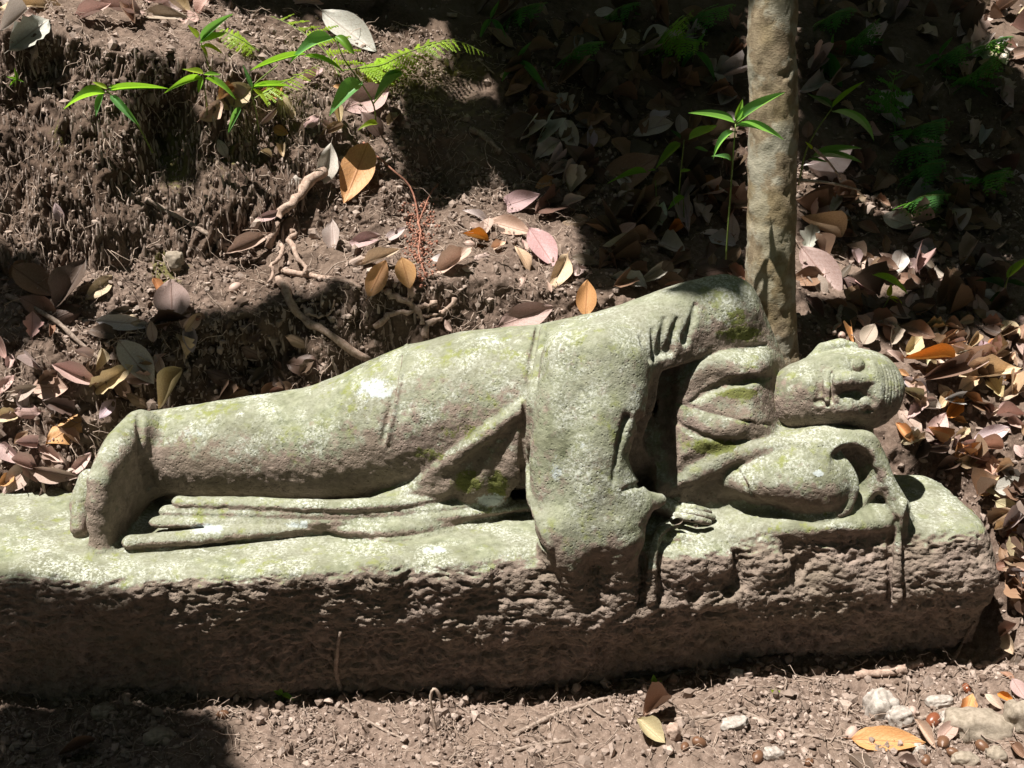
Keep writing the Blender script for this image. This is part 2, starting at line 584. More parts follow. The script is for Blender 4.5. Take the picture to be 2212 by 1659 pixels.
# --- the block: straight back and ends, irregular front that leans in towards the ground
fx = np.array([-1.1, -0.85, -0.5, -0.2, 0.07, 0.25, 0.45, 0.62, 0.75, 0.9])
fy = np.array([-0.07, -0.066, -0.066, -0.035, -0.005, 0.030, 0.066, 0.086, 0.096, 0.11])
def block(X, Y, Z):
    yf = np.interp(X, fx, fy).astype(np.float32)
    br = (0.35 + 0.65 * sstep(-0.35, 0.1, X)).astype(np.float32)
    t = np.clip((TOPZ - Z) / TOPZ, 0, 1.2)
    prof = np.interp(t, [0, .1, .36, .5, .62, 1.0, 1.2], [0.006, -0.004, -0.022, -0.012, 0.018, 0.060, 0.065])
    prof_l = np.interp(t, [0, .1, .36, .5, .62, 1.0, 1.2], [0.0, 0.006, 0.034, 0.048, 0.056, 0.074, 0.078])
    front = yf + (prof * br + prof_l * (1 - br)).astype(np.float32) - Y
    top = Z - TOPZ - 0.006 * np.sin(X * 5 + 1) + 0 * Y
    back = Y - 0.345 + 0 * X
    right = 0.95 * (X - 0.875) + 0.22 * np.maximum(Y - 0.18, 0) + 0.20 * np.maximum(Z - 0.20, 0)
    left = -1.03 - X
    def smax(a, b, k):
        h = np.clip(0.5 - 0.5 * (b - a) / k, 0, 1)
        return b * (1 - h) + a * h + k * h * (1 - h)
    d = smax(front, top, 0.030)
    d = smax(d, back, 0.03)
    d = smax(d, right, 0.05)
    return smax(d, left, 0.02)
add(block, (-1.05, -0.13, -0.05), (0.92, 0.36, 0.33), BASE, 0.002)

# --- legs and torso: one sweep along x, cut from the outline in the picture
st = np.array([  # u, top v, bottom v, depth of the axis, depth/height ratio
    (292, 893, 1062, 0.232, 1.00), (330, 887, 1066, 0.236, 1.00), (450, 868, 1074, 0.240, 1.00), (560, 853, 1080, 0.244, 1.0),
    (650, 840, 1082, 0.245, 1.00), (725, 814, 1080, 0.245, 1.00), (800, 779, 1074, 0.245, 0.98), (880, 746, 1066, 0.244, 0.95),
    (1000, 716, 1056, 0.240, 0.92), (1170, 700, 1060, 0.236, 0.85), (1300, 672, 1060, 0.235, 0.80), (1420, 632, 1050, 0.252, 0.66),
    (1500, 608, 1010, 0.275, 0.50), (1560, 601, 960, 0.285, 0.44), (1610, 622, 940, 0.287, 0.44), (1650, 690, 940, 0.285, 0.45),
    (1690, 785, 950, 0.28, 0.5), (1720, 850, 950, 0.27, 0.6)])
sx, syc, szc, sa, sb = [], [], [], [], []
for u, vt, vb, yc, kk in st:
    vm = 0.5 * (vt + vb)
    c = P(u, vm, yc)
    dep = (c[1] - CAM[1]) * CP - (c[2] - CAM[2]) * SP
    hh = 0.5 * (vb - vt) * dep / FPX
    e = PITCH + math.atan((vm - 829.5) / FPX)
    b = hh / math.sqrt((kk * math.sin(e)) ** 2 + math.cos(e) ** 2)
    sx.append(c[0]); syc.append(c[1]); szc.append(c[2]); sa.append(kk * b); sb.append(b)
xs_ = np.linspace(sx[0], sx[-1], 260)
def smooth_i(vals):
    v = np.interp(xs_, sx, vals)
    for _ in range(6):
        v[1:-1] = 0.25 * v[:-2] + 0.5 * v[1:-1] + 0.25 * v[2:]
    return v
syc_, szc_, sa_, sb_ = map(smooth_i, (syc, szc, sa, sb))
def body(X, Y, Z):
    x = X[:, 0, 0]
    yc = np.interp(x, xs_, syc_)[:, None, None].astype(np.float32); zc = np.interp(x, xs_, szc_)[:, None, None].astype(np.float32)
    a = np.interp(x, xs_, sa_)[:, None, None].astype(np.float32); b = np.interp(x, xs_, sb_)[:, None, None].astype(np.float32)
    dy, dz = Y - yc, Z - zc
    k0 = np.sqrt((dy / a) ** 2 + (dz / b) ** 2); k1 = np.sqrt((dy / a ** 2) ** 2 + (dz / b ** 2) ** 2) + 1e-9
    d = k0 * (k0 - 1) / k1
    e = np.maximum(xs_[0] - x, x - xs_[-1])[:, None, None]
    return np.maximum(d, e)
add(body, (xs_[0], 0.02, 0.28), (xs_[-1], 0.45, 0.80), ROBE, 0.004)
# hem step at the ankle
# --- feet, soles towards the left
toe = P(214, 1150, 0.030); heel = P(312, 1010, 0.200)
for zz, rr, ta, tb in ((0.330, 0.022, 0.0, 1.0), (0.365, 0.025, 0.03, 1.0), (0.400, 0.026, 0.06, 1.0), (0.432, 0.024, 0.12, 1.0), (0.450, 0.022, 0.30, 1.0)):
    a_ = toe * (1 - ta) + heel * ta; b_ = toe * (1 - tb) + heel * tb
    f, lo, hi = chain([(a_[0], a_[1], zz - 0.010 * (1 - ta)), (0.5 * (a_[0] + b_[0]) - 0.006, 0.5 * (a_[1] + b_[1]), zz + 0.004), (b_[0], b_[1], zz + 0.012)], [rr * .85, rr * 1.1, rr * 1.2])
    add(f, lo, hi, FOOT, 0.022)
f, lo, hi = chain([P(196, 1040, 0.13), P(176, 1085, 0.10), P(170, 1142, 0.07)], [0.022, 0.020, 0.014]); add(f, lo, hi, FOOT, 0.008)
# --- robe fold that runs from under the sleeve down along the legs
ridge([(1145, 868), (1080, 915), (1000, 970), (920, 1030), (850, 1062), (740, 1082), (600, 1086), (470, 1080), (372, 1078)], [0.010, 0.013, 0.014, 0.014, 0.012, 0.011, 0.010], ROBE, 0.004, 22, 0.010)
# cloth between that fold and the block
for px, r in (([(1130, 930), (1100, 1010), (1060, 1075)], [0.024, 0.030, 0.022]),
              ([(1075, 960), (1035, 1030), (1000, 1078)], [0.018, 0.026, 0.020]),
              ([(1000, 1005), (960, 1045), (920, 1080)], [0.016, 0.022, 0.018]),
              ([(920, 1055), (860, 1075), (800, 1090)], [0.012, 0.016, 0.014])):
    p = np.array([P(u, v, y) for (u, v), y in zip(px, (0.125, 0.125, 0.14))])
    f, lo, hi = chain(spline(p, 7), np.interp(np.linspace(0, 1, 7), (0, .5, 1), r)); add(f, lo, hi, ROBE, 0.016)
# stepped hem layers spread on the block
def ribbon(px, rad, part=ROBE, z=TOPZ, flat=0.45, n=16, k=0.004):
    q = spline(px, n)
    p = np.array([PZ(u, v, z) for u, v in q])
    r = np.interp(np.linspace(0, 1, n), np.linspace(0, 1, len(rad)), rad)
    f, lo, hi = chain(p, r, flat); add(f, lo, hi, part, k)
ribbon([(420, 1118), (600, 1112), (800, 1110), (960, 1100), (1060, 1090)], [0.030, 0.036, 0.036, 0.034, 0.028], z=TOPZ + 0.004, flat=0.35)
ribbon([(388, 1084), (520, 1086), (700, 1092), (850, 1086), (980, 1068)], [0.014, 0.016, 0.016, 0.016, 0.014], z=TOPZ + 0.046, flat=0.6, k=0.003)
ribbon([(362, 1103), (520, 1104), (700, 1106), (860, 1100), (1000, 1088), (1090, 1076)], [0.015, 0.017, 0.018, 0.018, 0.016, 0.014], z=TOPZ + 0.032, flat=0.55, k=0.003)
ribbon([(340, 1128), (470, 1124), (620, 1122), (780, 1120), (930, 1114), (1060, 1100), (1140, 1090)], [0.016, 0.018, 0.020, 0.020, 0.020, 0.018, 0.016], z=TOPZ + 0.019, flat=0.55, k=0.003)
ribbon([(283, 1170), (400, 1162), (500, 1152), (600, 1145), (690, 1138)], [0.016, 0.018, 0.019, 0.018, 0.013], z=TOPZ + 0.007, flat=0.7, k=0.003)
ribbon([(700, 1136), (780, 1142), (860, 1141), (950, 1127), (1040, 1110), (1135, 1096)], [0.012, 0.020, 0.023, 0.021, 0.016, 0.014], z=TOPZ + 0.007, flat=0.65, k=0.003)
groove([(280, 1192), (400, 1184), (520, 1170), (640, 1153), (720, 1156), (800, 1168), (880, 1166), (980, 1146), (1080, 1122), (1136, 1110)], 0.0045, 0.0, 30, 0.003)

# chest: a broad plane that leans back from the block to the shoulder
CA, CB = P(1570, 748, 0.205), P(1570, 1045, 0.095)
cn = np.cross(np.array([1.0, -0.12, 0.0]), CA - CB); cn /= np.linalg.norm(cn)
cn = cn if cn[1] < 0 else -cn
cx0, cz1 = P(1415, 850, 0.2)[0], P(1570, 735, 0.29)[2]
def chest(X, Y, Z):
    pl = -(cn[0] * (X - CA[0]) + cn[1] * (Y - CA[1]) + cn[2] * (Z - CA[2])).astype(np.float32)
    return np.maximum(np.maximum(pl, cx0 - X), Z - cz1)
cut(chest, (cx0, -0.1, TOPZ + 0.012), (0.9, 0.40, cz1), 0.012)
cx1 = P(1735, 900, 0.2)[0]
def chest_fill(X, Y, Z):
    pl = (cn[0] * (X - CA[0]) + cn[1] * (Y - CA[1]) + cn[2] * (Z - CA[2])).astype(np.float32) + 0.10 * sstep(cx1 - 0.11, cx1, X) + 0.02 * sstep(cx0 + 0.05, cx0, X)
    return np.maximum(np.maximum(np.maximum(np.maximum(pl, Y - 0.33), 0.118 + 0.16 * (X - cx0) - Y), np.maximum(cx0 - X, X - cx1 + 0.55 * (Z - 0.46))), np.maximum(Z - cz1, TOPZ - 0.02 - Z))
add(chest_fill, (cx0, 0.0, TOPZ - 0.02), (cx1, 0.34, cz1), ROBE, 0.012)
f, lo, hi = chain([P(1500, 1015, 0.18), P(1600, 990, 0.185), P(1700, 968, 0.195)], [0.034, 0.034, 0.03]); add(f, lo, hi, ROBE, 0.02)
# --- sleeve and upper arm
sh = [(P(1575, 664, 0.275), 0.046), (P(1490, 690, 0.262), 0.050), (P(1395, 728, 0.205), 0.055), (P(1300, 775, 0.14), 0.058)]
f, lo, hi = chain([a for a, b in sh], [b for a, b in sh]); add(f, lo, hi, SLEEVE, 0.035)
for px in ([(1232, 770, 0.135), (1215, 860, 0.10), (1200, 960, 0.07), (1195, 1060, 0.045), (1215, 1150, 0.020)],
           [(1300, 770, 0.12), (1290, 870, 0.085), (1275, 970, 0.055), (1270, 1070, 0.03), (1280, 1160, 0.010)],
           [(1345, 790, 0.125), (1335, 880, 0.085), (1300, 980, 0.055), (1330, 1090, 0.035), (1345, 1150, 0.022)]):
    p = np.array([P(*a) for a in px])
    f, lo, hi = chain(spline(p, 9), np.linspace(0.048, 0.036, 9)); add(f, lo, hi, SLEEVE, 0.030)
p = np.array([P(1330, 1060, 0.05), P(1382, 1088, 0.045), P(1425, 1080, 0.06)])
f, lo, hi = chain(p, [0.036, 0.026, 0.012]); add(f, lo, hi, SLEEVE, 0.03)
p = np.array([P(1200, 1140, 0.0), P(1225, 1200, -0.010), P(1245, 1262, 0.0)])
f, lo, hi = chain(p, [0.030, 0.028, 0.020]); add(f, lo, hi, SLEEVE, 0.03)
p = np.array([P(1330, 1130, 0.022), P(1335, 1200, 0.012), P(1332, 1262, 0.022)])
f, lo, hi = chain(p, [0.036, 0.030, 0.022]); add(f, lo, hi, SLEEVE, 0.03)

# --- right arm's wide sleeve: the rounded cushion below the head
f, lo, hi = ell(P(1790, 1010, 0.170), (0.098, 0.080, 0.085)); add(f, lo, hi, PILLOW, 0.02)
f, lo, hi = ell(P(1700, 1010, 0.165), (0.080, 0.070, 0.060), axes_from((1, 0, 0.2))); add(f, lo, hi, PILLOW, 0.03)
f, lo, hi = chain([P(1886, 985, 0.155), P(1915, 1040, 0.140), P(1940, 1095, 0.110)], [0.014, 0.014, 0.014]); add(f, lo, hi, PILLOW, 0.025)
# hollow mouth of the sleeve
f, lo, hi = ell(P(1852, 1042, 0.085), (0.058, 0.075, 0.064), axes_from((1, 0.0, 0.15))); cut(f, lo, hi, 0.010)
f, lo, hi = ell(P(1738, 1034, 0.134), (0.086, 0.062, 0.057), axes_from((0.96, -0.10, -0.16))); add(f, lo, hi, PILLOW, 0.016)
f, lo, hi = ell(P(1655, 1030, 0.140), (0.075, 0.055, 0.036), axes_from((0.96, -0.10, 0.10))); add(f, lo, hi, PILLOW, 0.025)
# crescent lip in the hollow
f, lo, hi = chain(spline(np.array([P(1815, 985, 0.135), P(1838, 1018, 0.126), P(1846, 1055, 0.114), P(1834, 1088, 0.100), P(1812, 1104, 0.095)]), 9), np.interp(np.linspace(0, 1, 9), (0, .5, 1), (0.004, 0.010, 0.004))); add(f, lo, hi, PILLOW, 0.016)
# rim over it
f, lo, hi = chain(spline(np.array([P(1765, 962, 0.130), P(1802, 947, 0.150), P(1850, 940, 0.155), P(1884, 952, 0.147), P(1902, 1000, 0.135), P(1928, 1055, 0.120), P(1953, 1098, 0.108)]), 16), 0.0105); add(f, lo, hi, PILLOW, 0.010)
f, lo, hi = ell(PZ(1725, 1078, 0.318), (0.110, 0.055, 0.030)); add(f, lo, hi, PILLOW, 0.022)
f, lo, hi = ell(PZ(1850, 1085, 0.316), (0.085, 0.050, 0.026)); add(f, lo, hi, PILLOW, 0.02)
f, lo, hi = ell(PZ(1560, 1062, 0.322), (0.100, 0.058, 0.034)); add(f, lo, hi, PILLOW, 0.022)
f, lo, hi = ell(PZ(1500, 1070, 0.318), (0.050, 0.045, 0.024)); add(f, lo, hi, PILLOW, 0.02)
# cloth in front of it, low on the block
for px, r in (([(1500, 1085), (1600, 1075), (1700, 1100), (1800, 1120), (1900, 1110)], [0.030, 0.040, 0.040, 0.036, 0.030]),
              ([(1540, 1120), (1640, 1125), (1740, 1128), (1840, 1120), (1930, 1110)], [0.02, 0.028, 0.03, 0.03, 0.022]),
              ([(1490, 1060), (1570, 1045), (1640, 1060)], [0.028, 0.04, 0.05])):
    ribbon(px, r, PILLOW, TOPZ + (0.028 if px[0][1] < 1070 else 0.012 if px[0][1] < 1100 else 0.004), 0.45, 12, 0.022)
f, lo, hi = chain([P(1850, 925, 0.28), P(1855, 1010, 0.28)], [0.03, 0.03]); add(f, lo, hi, PILLOW, 0.01)   # prop behind the head
def dab(u, v, r, part, depth=0.0, k=0.006, axes=None):
    h = hit(u, v); n = fnormal(h)
    f, lo, hi = ell(h - n * depth, r if np.size(r) == 3 else (r, r, r), axes); add(f, lo, hi, part, k)
def scoop(u, v, r, depth=0.0, k=0.006, axes=None):
    h = hit(u, v); n = fnormal(h)
    f, lo, hi = ell(h - n * depth, r if np.size(r) == 3 else (r, r, r), axes); cut(f, lo, hi, k)
# --- chest: collar bands across the robe
ridge([(1462, 850), (1490, 815), (1540, 787), (1600, 775), (1660, 772), (1690, 782)], [0.026, 0.030, 0.030, 0.028, 0.022], ROBE, -0.021, 16, 0.004)
groove([(1470, 815), (1510, 778), (1575, 754), (1655, 744)], 0.0035, 0.001, 16, 0.0025)
groove([(1492, 868), (1545, 838), (1610, 820), (1665, 815)], [0.003, 0.009, 0.010, 0.005], 0.0, 14, 0.004)
ridge([(1452, 885), (1510, 912), (1590, 928), (1660, 935), (1730, 935)], [0.022, 0.030, 0.028, 0.022, 0.014], ROBE, -0.024, 16, 0.004)
groove([(1455, 908), (1515, 942), (1590, 954), (1670, 952), (1735, 946)], [0.004, 0.0055, 0.0055, 0.004, 0.003], 0.001, 16, 0.003)
groove([(1452, 866), (1500, 882), (1600, 908), (1720, 926)], [0.002, 0.0028, 0.0025, 0.002], 0.0005, 16, 0.002)
ridge([(1472, 1042), (1530, 1010), (1600, 980), (1680, 958), (1745, 950)], [0.020, 0.024, 0.022, 0.018, 0.012], PILLOW, -0.008, 16, 0.006)
groove([(1470, 1058), (1540, 1030), (1600, 1000)], 0.006, 0.002, 12, 0.004)
# deep gap between sleeve and chest
pc = np.array([P(1432, 780, 0.19), P(1422, 850, 0.17), P(1418, 920, 0.15), P(1432, 990, 0.13), P(1452, 1045, 0.115)])
f, lo, hi = chain(spline(pc, 9), [0.026, 0.03, 0.032, 0.032, 0.030, 0.028, 0.024, 0.018, 0.010]); cut(f, lo, hi, 0.008)
pc = pc + np.array([0.0, 0.06, -0.015])
f, lo, hi = chain(spline(pc, 9), [0.02, 0.022, 0.024, 0.026, 0.026, 0.026, 0.02, 0.014, 0.008]); cut(f, lo, hi, 0.008)
# pleats at the armpit
for px, r in (([(1502, 658), (1496, 690), (1480, 735)], [0.003, 0.007, 0.010]), ([(1462, 690), (1456, 715), (1446, 755)], [0.004, 0.008, 0.012]),
              ([(1436, 690), (1432, 720), (1428, 760)], [0.004, 0.008, 0.012]), ([(1384, 728), (1392, 750), (1405, 775)], [0.003, 0.006, 0.008]),
              ([(1410, 712), (1412, 735), (1415, 770)], [0.003, 0.007, 0.010])):
    groove(px, r, 0.0, 8, 0.005)
# sleeve mouth below, tucked folds
groove([(1352, 905), (1338, 960), (1330, 1010), (1326, 1040)], [0.008, 0.007, 0.005, 0.003], 0.001, 10, 0.004)
groove([(1380, 900), (1385, 960), (1395, 1010)], [0.010, 0.008, 0.004], 0.002, 8, 0.006)
groove([(1345, 1060), (1380, 1048), (1410, 1040)], [0.003, 0.005, 0.006], 0.001, 8, 0.004)
groove([(1256, 740), (1248, 800), (1256, 850)], [0.002, 0.003, 0.003], 0.001, 9, 0.003)
ridge([(1178, 708), (1160, 800), (1148, 900), (1143, 1000), (1152, 1090), (1190, 1180)], [0.006, 0.008, 0.008, 0.008, 0.008, 0.007], SLEEVE, 0.002, 18, 0.006)
groove([(1164, 700), (1146, 800), (1134, 900), (1128, 1000), (1138, 1085), (1176, 1185)], [0.004, 0.006, 0.007, 0.007, 0.007, 0.005], 0.001, 18, 0.004)
# cloth line across the knee
ridge([(880, 748), (868, 800), (852, 880), (836, 955)], [0.004, 0.005, 0.006, 0.004], ROBE, 0.001, 12, 0.004)
groove([(872, 745), (860, 800), (842, 885), (826, 958)], [0.003, 0.005, 0.007, 0.005], 0.001, 12, 0.003)
# hem at the ankle
groove([(300, 893), (302, 940), (308, 1000), (325, 1050)], [0.005, 0.008, 0.010, 0.012], 0.002, 12, 0.004)
# cuff band and the deep channels on both sides of it, running down over the front
ridge([(1455, 1135), (1420, 1160), (1407, 1200), (1402, 1250), (1402, 1290)], [0.011, 0.011, 0.011, 0.010, 0.008], SLEEVE, 0.003, 12, 0.005)
groove([(1462, 1072), (1428, 1102), (1402, 1145), (1388, 1195), (1382, 1300)], [0.007, 0.009, 0.010, 0.010, 0.009], 0.0, 16, 0.004)
groove([(1470, 1140), (1440, 1152), (1426, 1185), (1424, 1240), (1424, 1300)], [0.003, 0.005, 0.007, 0.008, 0.006], 0.0, 14, 0.004)
# fall of the wide sleeve over the block
ridge([(1952, 1092), (1945, 1140), (1935, 1200), (1934, 1290)], [0.012, 0.012, 0.011, 0.010], PILLOW, 0.004, 12, 0.006)
groove([(1968, 1085), (1962, 1130), (1952, 1190), (1950, 1300)], [0.006, 0.008, 0.007, 0.006], 0.0, 14, 0.004)
groove([(1938, 1120), (1924, 1170), (1918, 1230), (1918, 1295)], [0.004, 0.007, 0.008, 0.006], 0.0, 12, 0.004)
groove([(1812, 1148), (1822, 1180), (1828, 1215)], [0.003, 0.007, 0.003], 0.0, 8, 0.004)
groove([(1590, 1010), (1650, 1090), (1760, 1130), (1850, 1108)], [0.002, 0.004, 0.004, 0.002], 0.001, 14, 0.004)
# broken pits and bosses on the front
for u, v, r in ((1590, 1215, .020), (1600, 1245, .018), (1575, 1270, .014), (1700, 1190, .016), (1720, 1230, .018), (1745, 1210, .012), (1500, 1275, .016), (2085, 1250, .018)):
    scoop(u, v, (r, r * .8, r * 1.3), 0.0, 0.008)
for u, v, r in ((1660, 1230, .030), (1800, 1240, .030), (1480, 1225, .026), (1545, 1215, .022), (2020, 1240, .03), (2105, 1250, .03), (1000, 1255, .04), (820, 1240, .03), (600, 1270, .03), (250, 1290, .04)):
    dab(u, v, (r * 1.3, r * .5, r), BASE, r * 0.22, 0.02)

def surface_net(D):
    S = D < 0
    cnt = np.zeros(tuple(n - 1 for n in D.shape), np.int8)
    corners = [(i, j, k) for i in (0, 1) for j in (0, 1) for k in (0, 1)]
    def sub(A, c): return A[c[0]:A.shape[0] - 1 + c[0], c[1]:A.shape[1] - 1 + c[1], c[2]:A.shape[2] - 1 + c[2]]
    for c in corners:
        cnt += sub(S, c)
    idx = np.argwhere((cnt > 0) & (cnt < 8))
    vals = np.stack([D[idx[:, 0] + c[0], idx[:, 1] + c[1], idx[:, 2] + c[2]] for c in corners], 1)
    acc = np.zeros((len(idx), 3), np.float32); num = np.zeros(len(idx), np.float32)
    for a in range(8):
        for b in range(a + 1, 8):
            ca, cb = np.array(corners[a]), np.array(corners[b])
            if np.abs(ca - cb).sum() != 1: continue
            va, vb = vals[:, a], vals[:, b]
            m = (va < 0) != (vb < 0)
            t = np.where(m, va / (va - vb + 1e-12), 0)[:, None]
            acc += np.where(m[:, None], ca + (cb - ca) * t, 0); num += m
    V = (idx + acc / num[:, None]) * HV + FO
    imap = np.full(cnt.shape, -1, np.int32)
    imap[idx[:, 0], idx[:, 1], idx[:, 2]] = np.arange(len(idx))
    F = []
    for ax in range(3):
        o1, o2 = [(1, 2), (2, 0), (0, 1)][ax]
        a = [slice(None)] * 3; b = [slice(None)] * 3
        a[ax] = slice(0, -1); b[ax] = slice(1, None)
        sa_, sb_ = S[tuple(a)], S[tuple(b)]
        e = np.argwhere(sa_ != sb_)
        e = e[(e[:, o1] > 0) & (e[:, o2] > 0) & (e[:, o1] < D.shape[o1] - 1) & (e[:, o2] < D.shape[o2] - 1)]
        flip = sa_[e[:, 0], e[:, 1], e[:, 2]]
        def cell(d1, d2):
            q = e.copy(); q[:, o1] -= d1; q[:, o2] -= d2
            return imap[q[:, 0], q[:, 1], q[:, 2]]
        q = np.stack([cell(1, 1), cell(0, 1), cell(0, 0), cell(1, 0)], 1)
        q[~flip] = q[~flip][:, ::-1]
        F.append(q)
    F = np.vstack(F)
    return V, F[(F >= 0).all(1)], FL[idx[:, 0], idx[:, 1], idx[:, 2]]

def vert_normals(V, F):
    fn = np.cross(V[F[:, 2]] - V[F[:, 0]], V[F[:, 3]] - V[F[:, 1]])
    N = np.zeros_like(V)
    for k in range(4):
        for a in range(3):
            N[:, a] += np.bincount(F[:, k], fn[:, a], len(V))
    return N / (np.linalg.norm(N, axis=1)[:, None] + 1e-12)

def lap(V, F, it=2, w=0.5):
    E = np.vstack([F[:, [0, 1]], F[:, [1, 2]], F[:, [2, 3]], F[:, [3, 0]]])
    deg = np.bincount(E[:, 0], minlength=len(V)) + np.bincount(E[:, 1], minlength=len(V))
    for _ in range(it):
        A = np.zeros_like(V)
        for a in range(3):
            A[:, a] = np.bincount(E[:, 0], V[E[:, 1], a], len(V)) + np.bincount(E[:, 1], V[E[:, 0], a], len(V))
        V = V + w * (A / np.maximum(deg, 1)[:, None] - V)
    return V

BODY_MESH = surface_net(FD)
# the head, a finer field of its own
# --- head, lying on its side, crown to the right
HC = P(1814, 846, 0.238)
set_field(HC - np.array([.19, .16, .15]), HC + np.array([.15, .14, .14]), 0.0018)
HX = np.array([0.985, 0.02, 0.07]); HX /= np.linalg.norm(HX)         # towards the crown
HF = np.array([0.03, -0.93, 0.34]); HF -= HX * (HF @ HX); HF /= np.linalg.norm(HF)   # the way the face looks
HS = np.cross(HX, HF)                                                # towards the lit cheek
HS = HS if HS[2] > 0 else -HS
HAX = np.array([HX, HF, HS])
def hp(x, f, s): return HC + HX * x + HF * f + HS * s
f, lo, hi = ell(hp(0.026, -0.004, 0.000), (0.088, 0.088, 0.076), HAX); add(f, lo, hi, HEAD, 0.01)
f, lo, hi = ell(hp(-0.040, 0.004, -0.002), (0.080, 0.072, 0.068), HAX); add(f, lo, hi, HEAD, 0.030)
f, lo, hi = ell(hp(-0.088, 0.006, -0.006), (0.040, 0.046, 0.048), HAX); add(f, lo, hi, HEAD, 0.026)   # chin
f, lo, hi = chain([hp(-0.05, -0.03, -0.030), P(1715, 900, 0.23), P(1680, 910, 0.26)], [0.036, 0.030, 0.034]); add(f, lo, hi, HEAD, 0.014)   # neck
# face, carved where the outline in the picture shows each feature
def press(px, rad, lift, k=0.005, n=8):
    p = snapped(px, n)
    nn = np.mean([fnormal(q) for q in p], axis=0); nn /= np.linalg.norm(nn)
    p = p + nn * np.interp(np.linspace(0, 1, n), np.linspace(0, 1, len(lift)), lift)[:, None]
    f, lo, hi = chain(p, np.interp(np.linspace(0, 1, n), np.linspace(0, 1, len(rad)), rad)); add(f, lo, hi, HEAD, k)
scoop(1854, 790, (0.020, 0.014, 0.020), -0.008, 0.014, HAX)     # eye sockets
scoop(1862, 868, (0.018, 0.013, 0.018), -0.008, 0.012, HAX)
dab(1798, 786, (0.034, 0.020, 0.026), HEAD, 0.013, 0.014, HAX)  # cheeks
dab(1818, 882, (0.034, 0.022, 0.020), HEAD, 0.012, 0.010, HAX)
press([(1886, 790), (1896, 826), (1897, 860), (1888, 892)], [0.005, 0.006, 0.006, 0.004], [-0.002, -0.001, -0.001, -0.002], 0.008, 12)   # brow
dab(1852, 789, (0.0125, 0.010, 0.0140), HEAD, -0.001, 0.0025, HAX)   # closed eyelids
dab(1866, 870, (0.0115, 0.010, 0.014), HEAD, 0.0, 0.003, HAX)
groove([(1843, 774), (1839, 788), (1842, 803)], [0.0015, 0.0025, 0.0015], 0.0, 8, 0.002)
press([(1878, 820), (1856, 820), (1834, 823), (1814, 827)], [0.009, 0.0115, 0.014, 0.0150], [-0.002, 0.003, 0.008, 0.009], 0.010)        # nose
scoop(1842, 848, (0.016, 0.006, 0.007), 0.0, 0.006, HAX)         # hollow cut in to deepen the shade under the nose
press([(1809, 812), (1808, 842), (1806, 864)], [0.005, 0.007, 0.006], [0.0, 0.001, 0.0], 0.004)      # upper lip
press([(1786, 806), (1785, 838), (1787, 864)], [0.005, 0.0085, 0.006], [0.0, 0.001, 0.0], 0.004)      # lower lip
groove([(1797, 806), (1796, 838), (1797, 868)], [0.002, 0.0035, 0.003], 0.000, 8, 0.002)
scoop(1768, 842, (0.008, 0.008, 0.018), -0.003, 0.006, HAX)
dab(1742, 838, (0.020, 0.016, 0.026), HEAD, 0.010, 0.010, HAX)     # chin boss
for u_, v_, r_ in ((1770, 868, .008), (1786, 876, .006), (1878, 886, .006)):
    scoop(u_, v_, (r_ * 1.3, r_, r_ * .8), -0.002, 0.003, HAX)
# hairline and strands over the crown
for du in range(0, 50, 7):
    groove([(1902 + du, 786 + du * .25), (1912 + du, 820), (1910 + du, 860), (1898 + du, 896 - du * .3)], 0.0012, 0.0010, 10, 0.0015)
# ear
f, lo, hi = chain([hp(-0.045, -0.012, 0.062), hp(-0.02, -0.02, 0.078), hp(0.012, -0.022, 0.082), hp(0.035, -0.025, 0.078)], [0.008, 0.012, 0.013, 0.009]); add(f, lo, hi, HEAD, 0.006)
HEAD_MESH = surface_net(FD)
# --- hand on the block with fingers towards the head end
set_field(PZ(1420, 1140, TOPZ) + np.array([-.02, -.03, -.02]), PZ(1560, 1060, TOPZ) + np.array([.02, .04, .08]), 0.0012)
wrist = PZ(1438, 1098, 0.338)
f, lo, hi = ell(PZ(1462, 1104, 0.331), (0.022, 0.024, 0.011)); add(f, lo, hi, HAND, 0.004)
f, lo, hi = chain([PZ(1415, 1085, 0.345), PZ(1450, 1100, 0.336)], [0.020, 0.016]); add(f, lo, hi, HAND, 0.006)
for a, b, r in (((1468, 1083), (1516, 1094), .0062), ((1466, 1093), (1532, 1105), .0068), ((1464, 1103), (1540, 1117), .0070), ((1462, 1114), (1532, 1128), .0066), ((1456, 1124), (1504, 1138), .0064)):
    q = [PZ(*a, 0.337), PZ(a[0] * .55 + b[0] * .45, a[1] * .55 + b[1] * .45, 0.340), PZ(a[0] * .25 + b[0] * .75, a[1] * .25 + b[1] * .75, 0.336), PZ(*b, 0.329)]
    f, lo, hi = chain(q, [r * 1.1, r * 1.05, r, r * .75]); add(f, lo, hi, HAND, 0.0012)
    f, lo, hi = chain([q[1] + np.array([-.002, 0, r * .2]), q[1] + np.array([.003, 0, r * .2])], r * .95); add(f, lo, hi, HAND, 0.0015)
HAND_MESH = surface_net(FD)
parts_ = [BODY_MESH, HEAD_MESH, HAND_MESH]
SV, SF, SL = [], [], []
n_ = 0
for v_, f_, l_ in parts_:
    SV.append(v_); SF.append(f_ + n_); SL.append(l_); n_ += len(v_)
SV, SF, SL = np.vstack(SV), np.vstack(SF), np.concatenate(SL)
SV = lap(SV, SF, 1, 0.5)
SN = vert_normals(SV, SF)
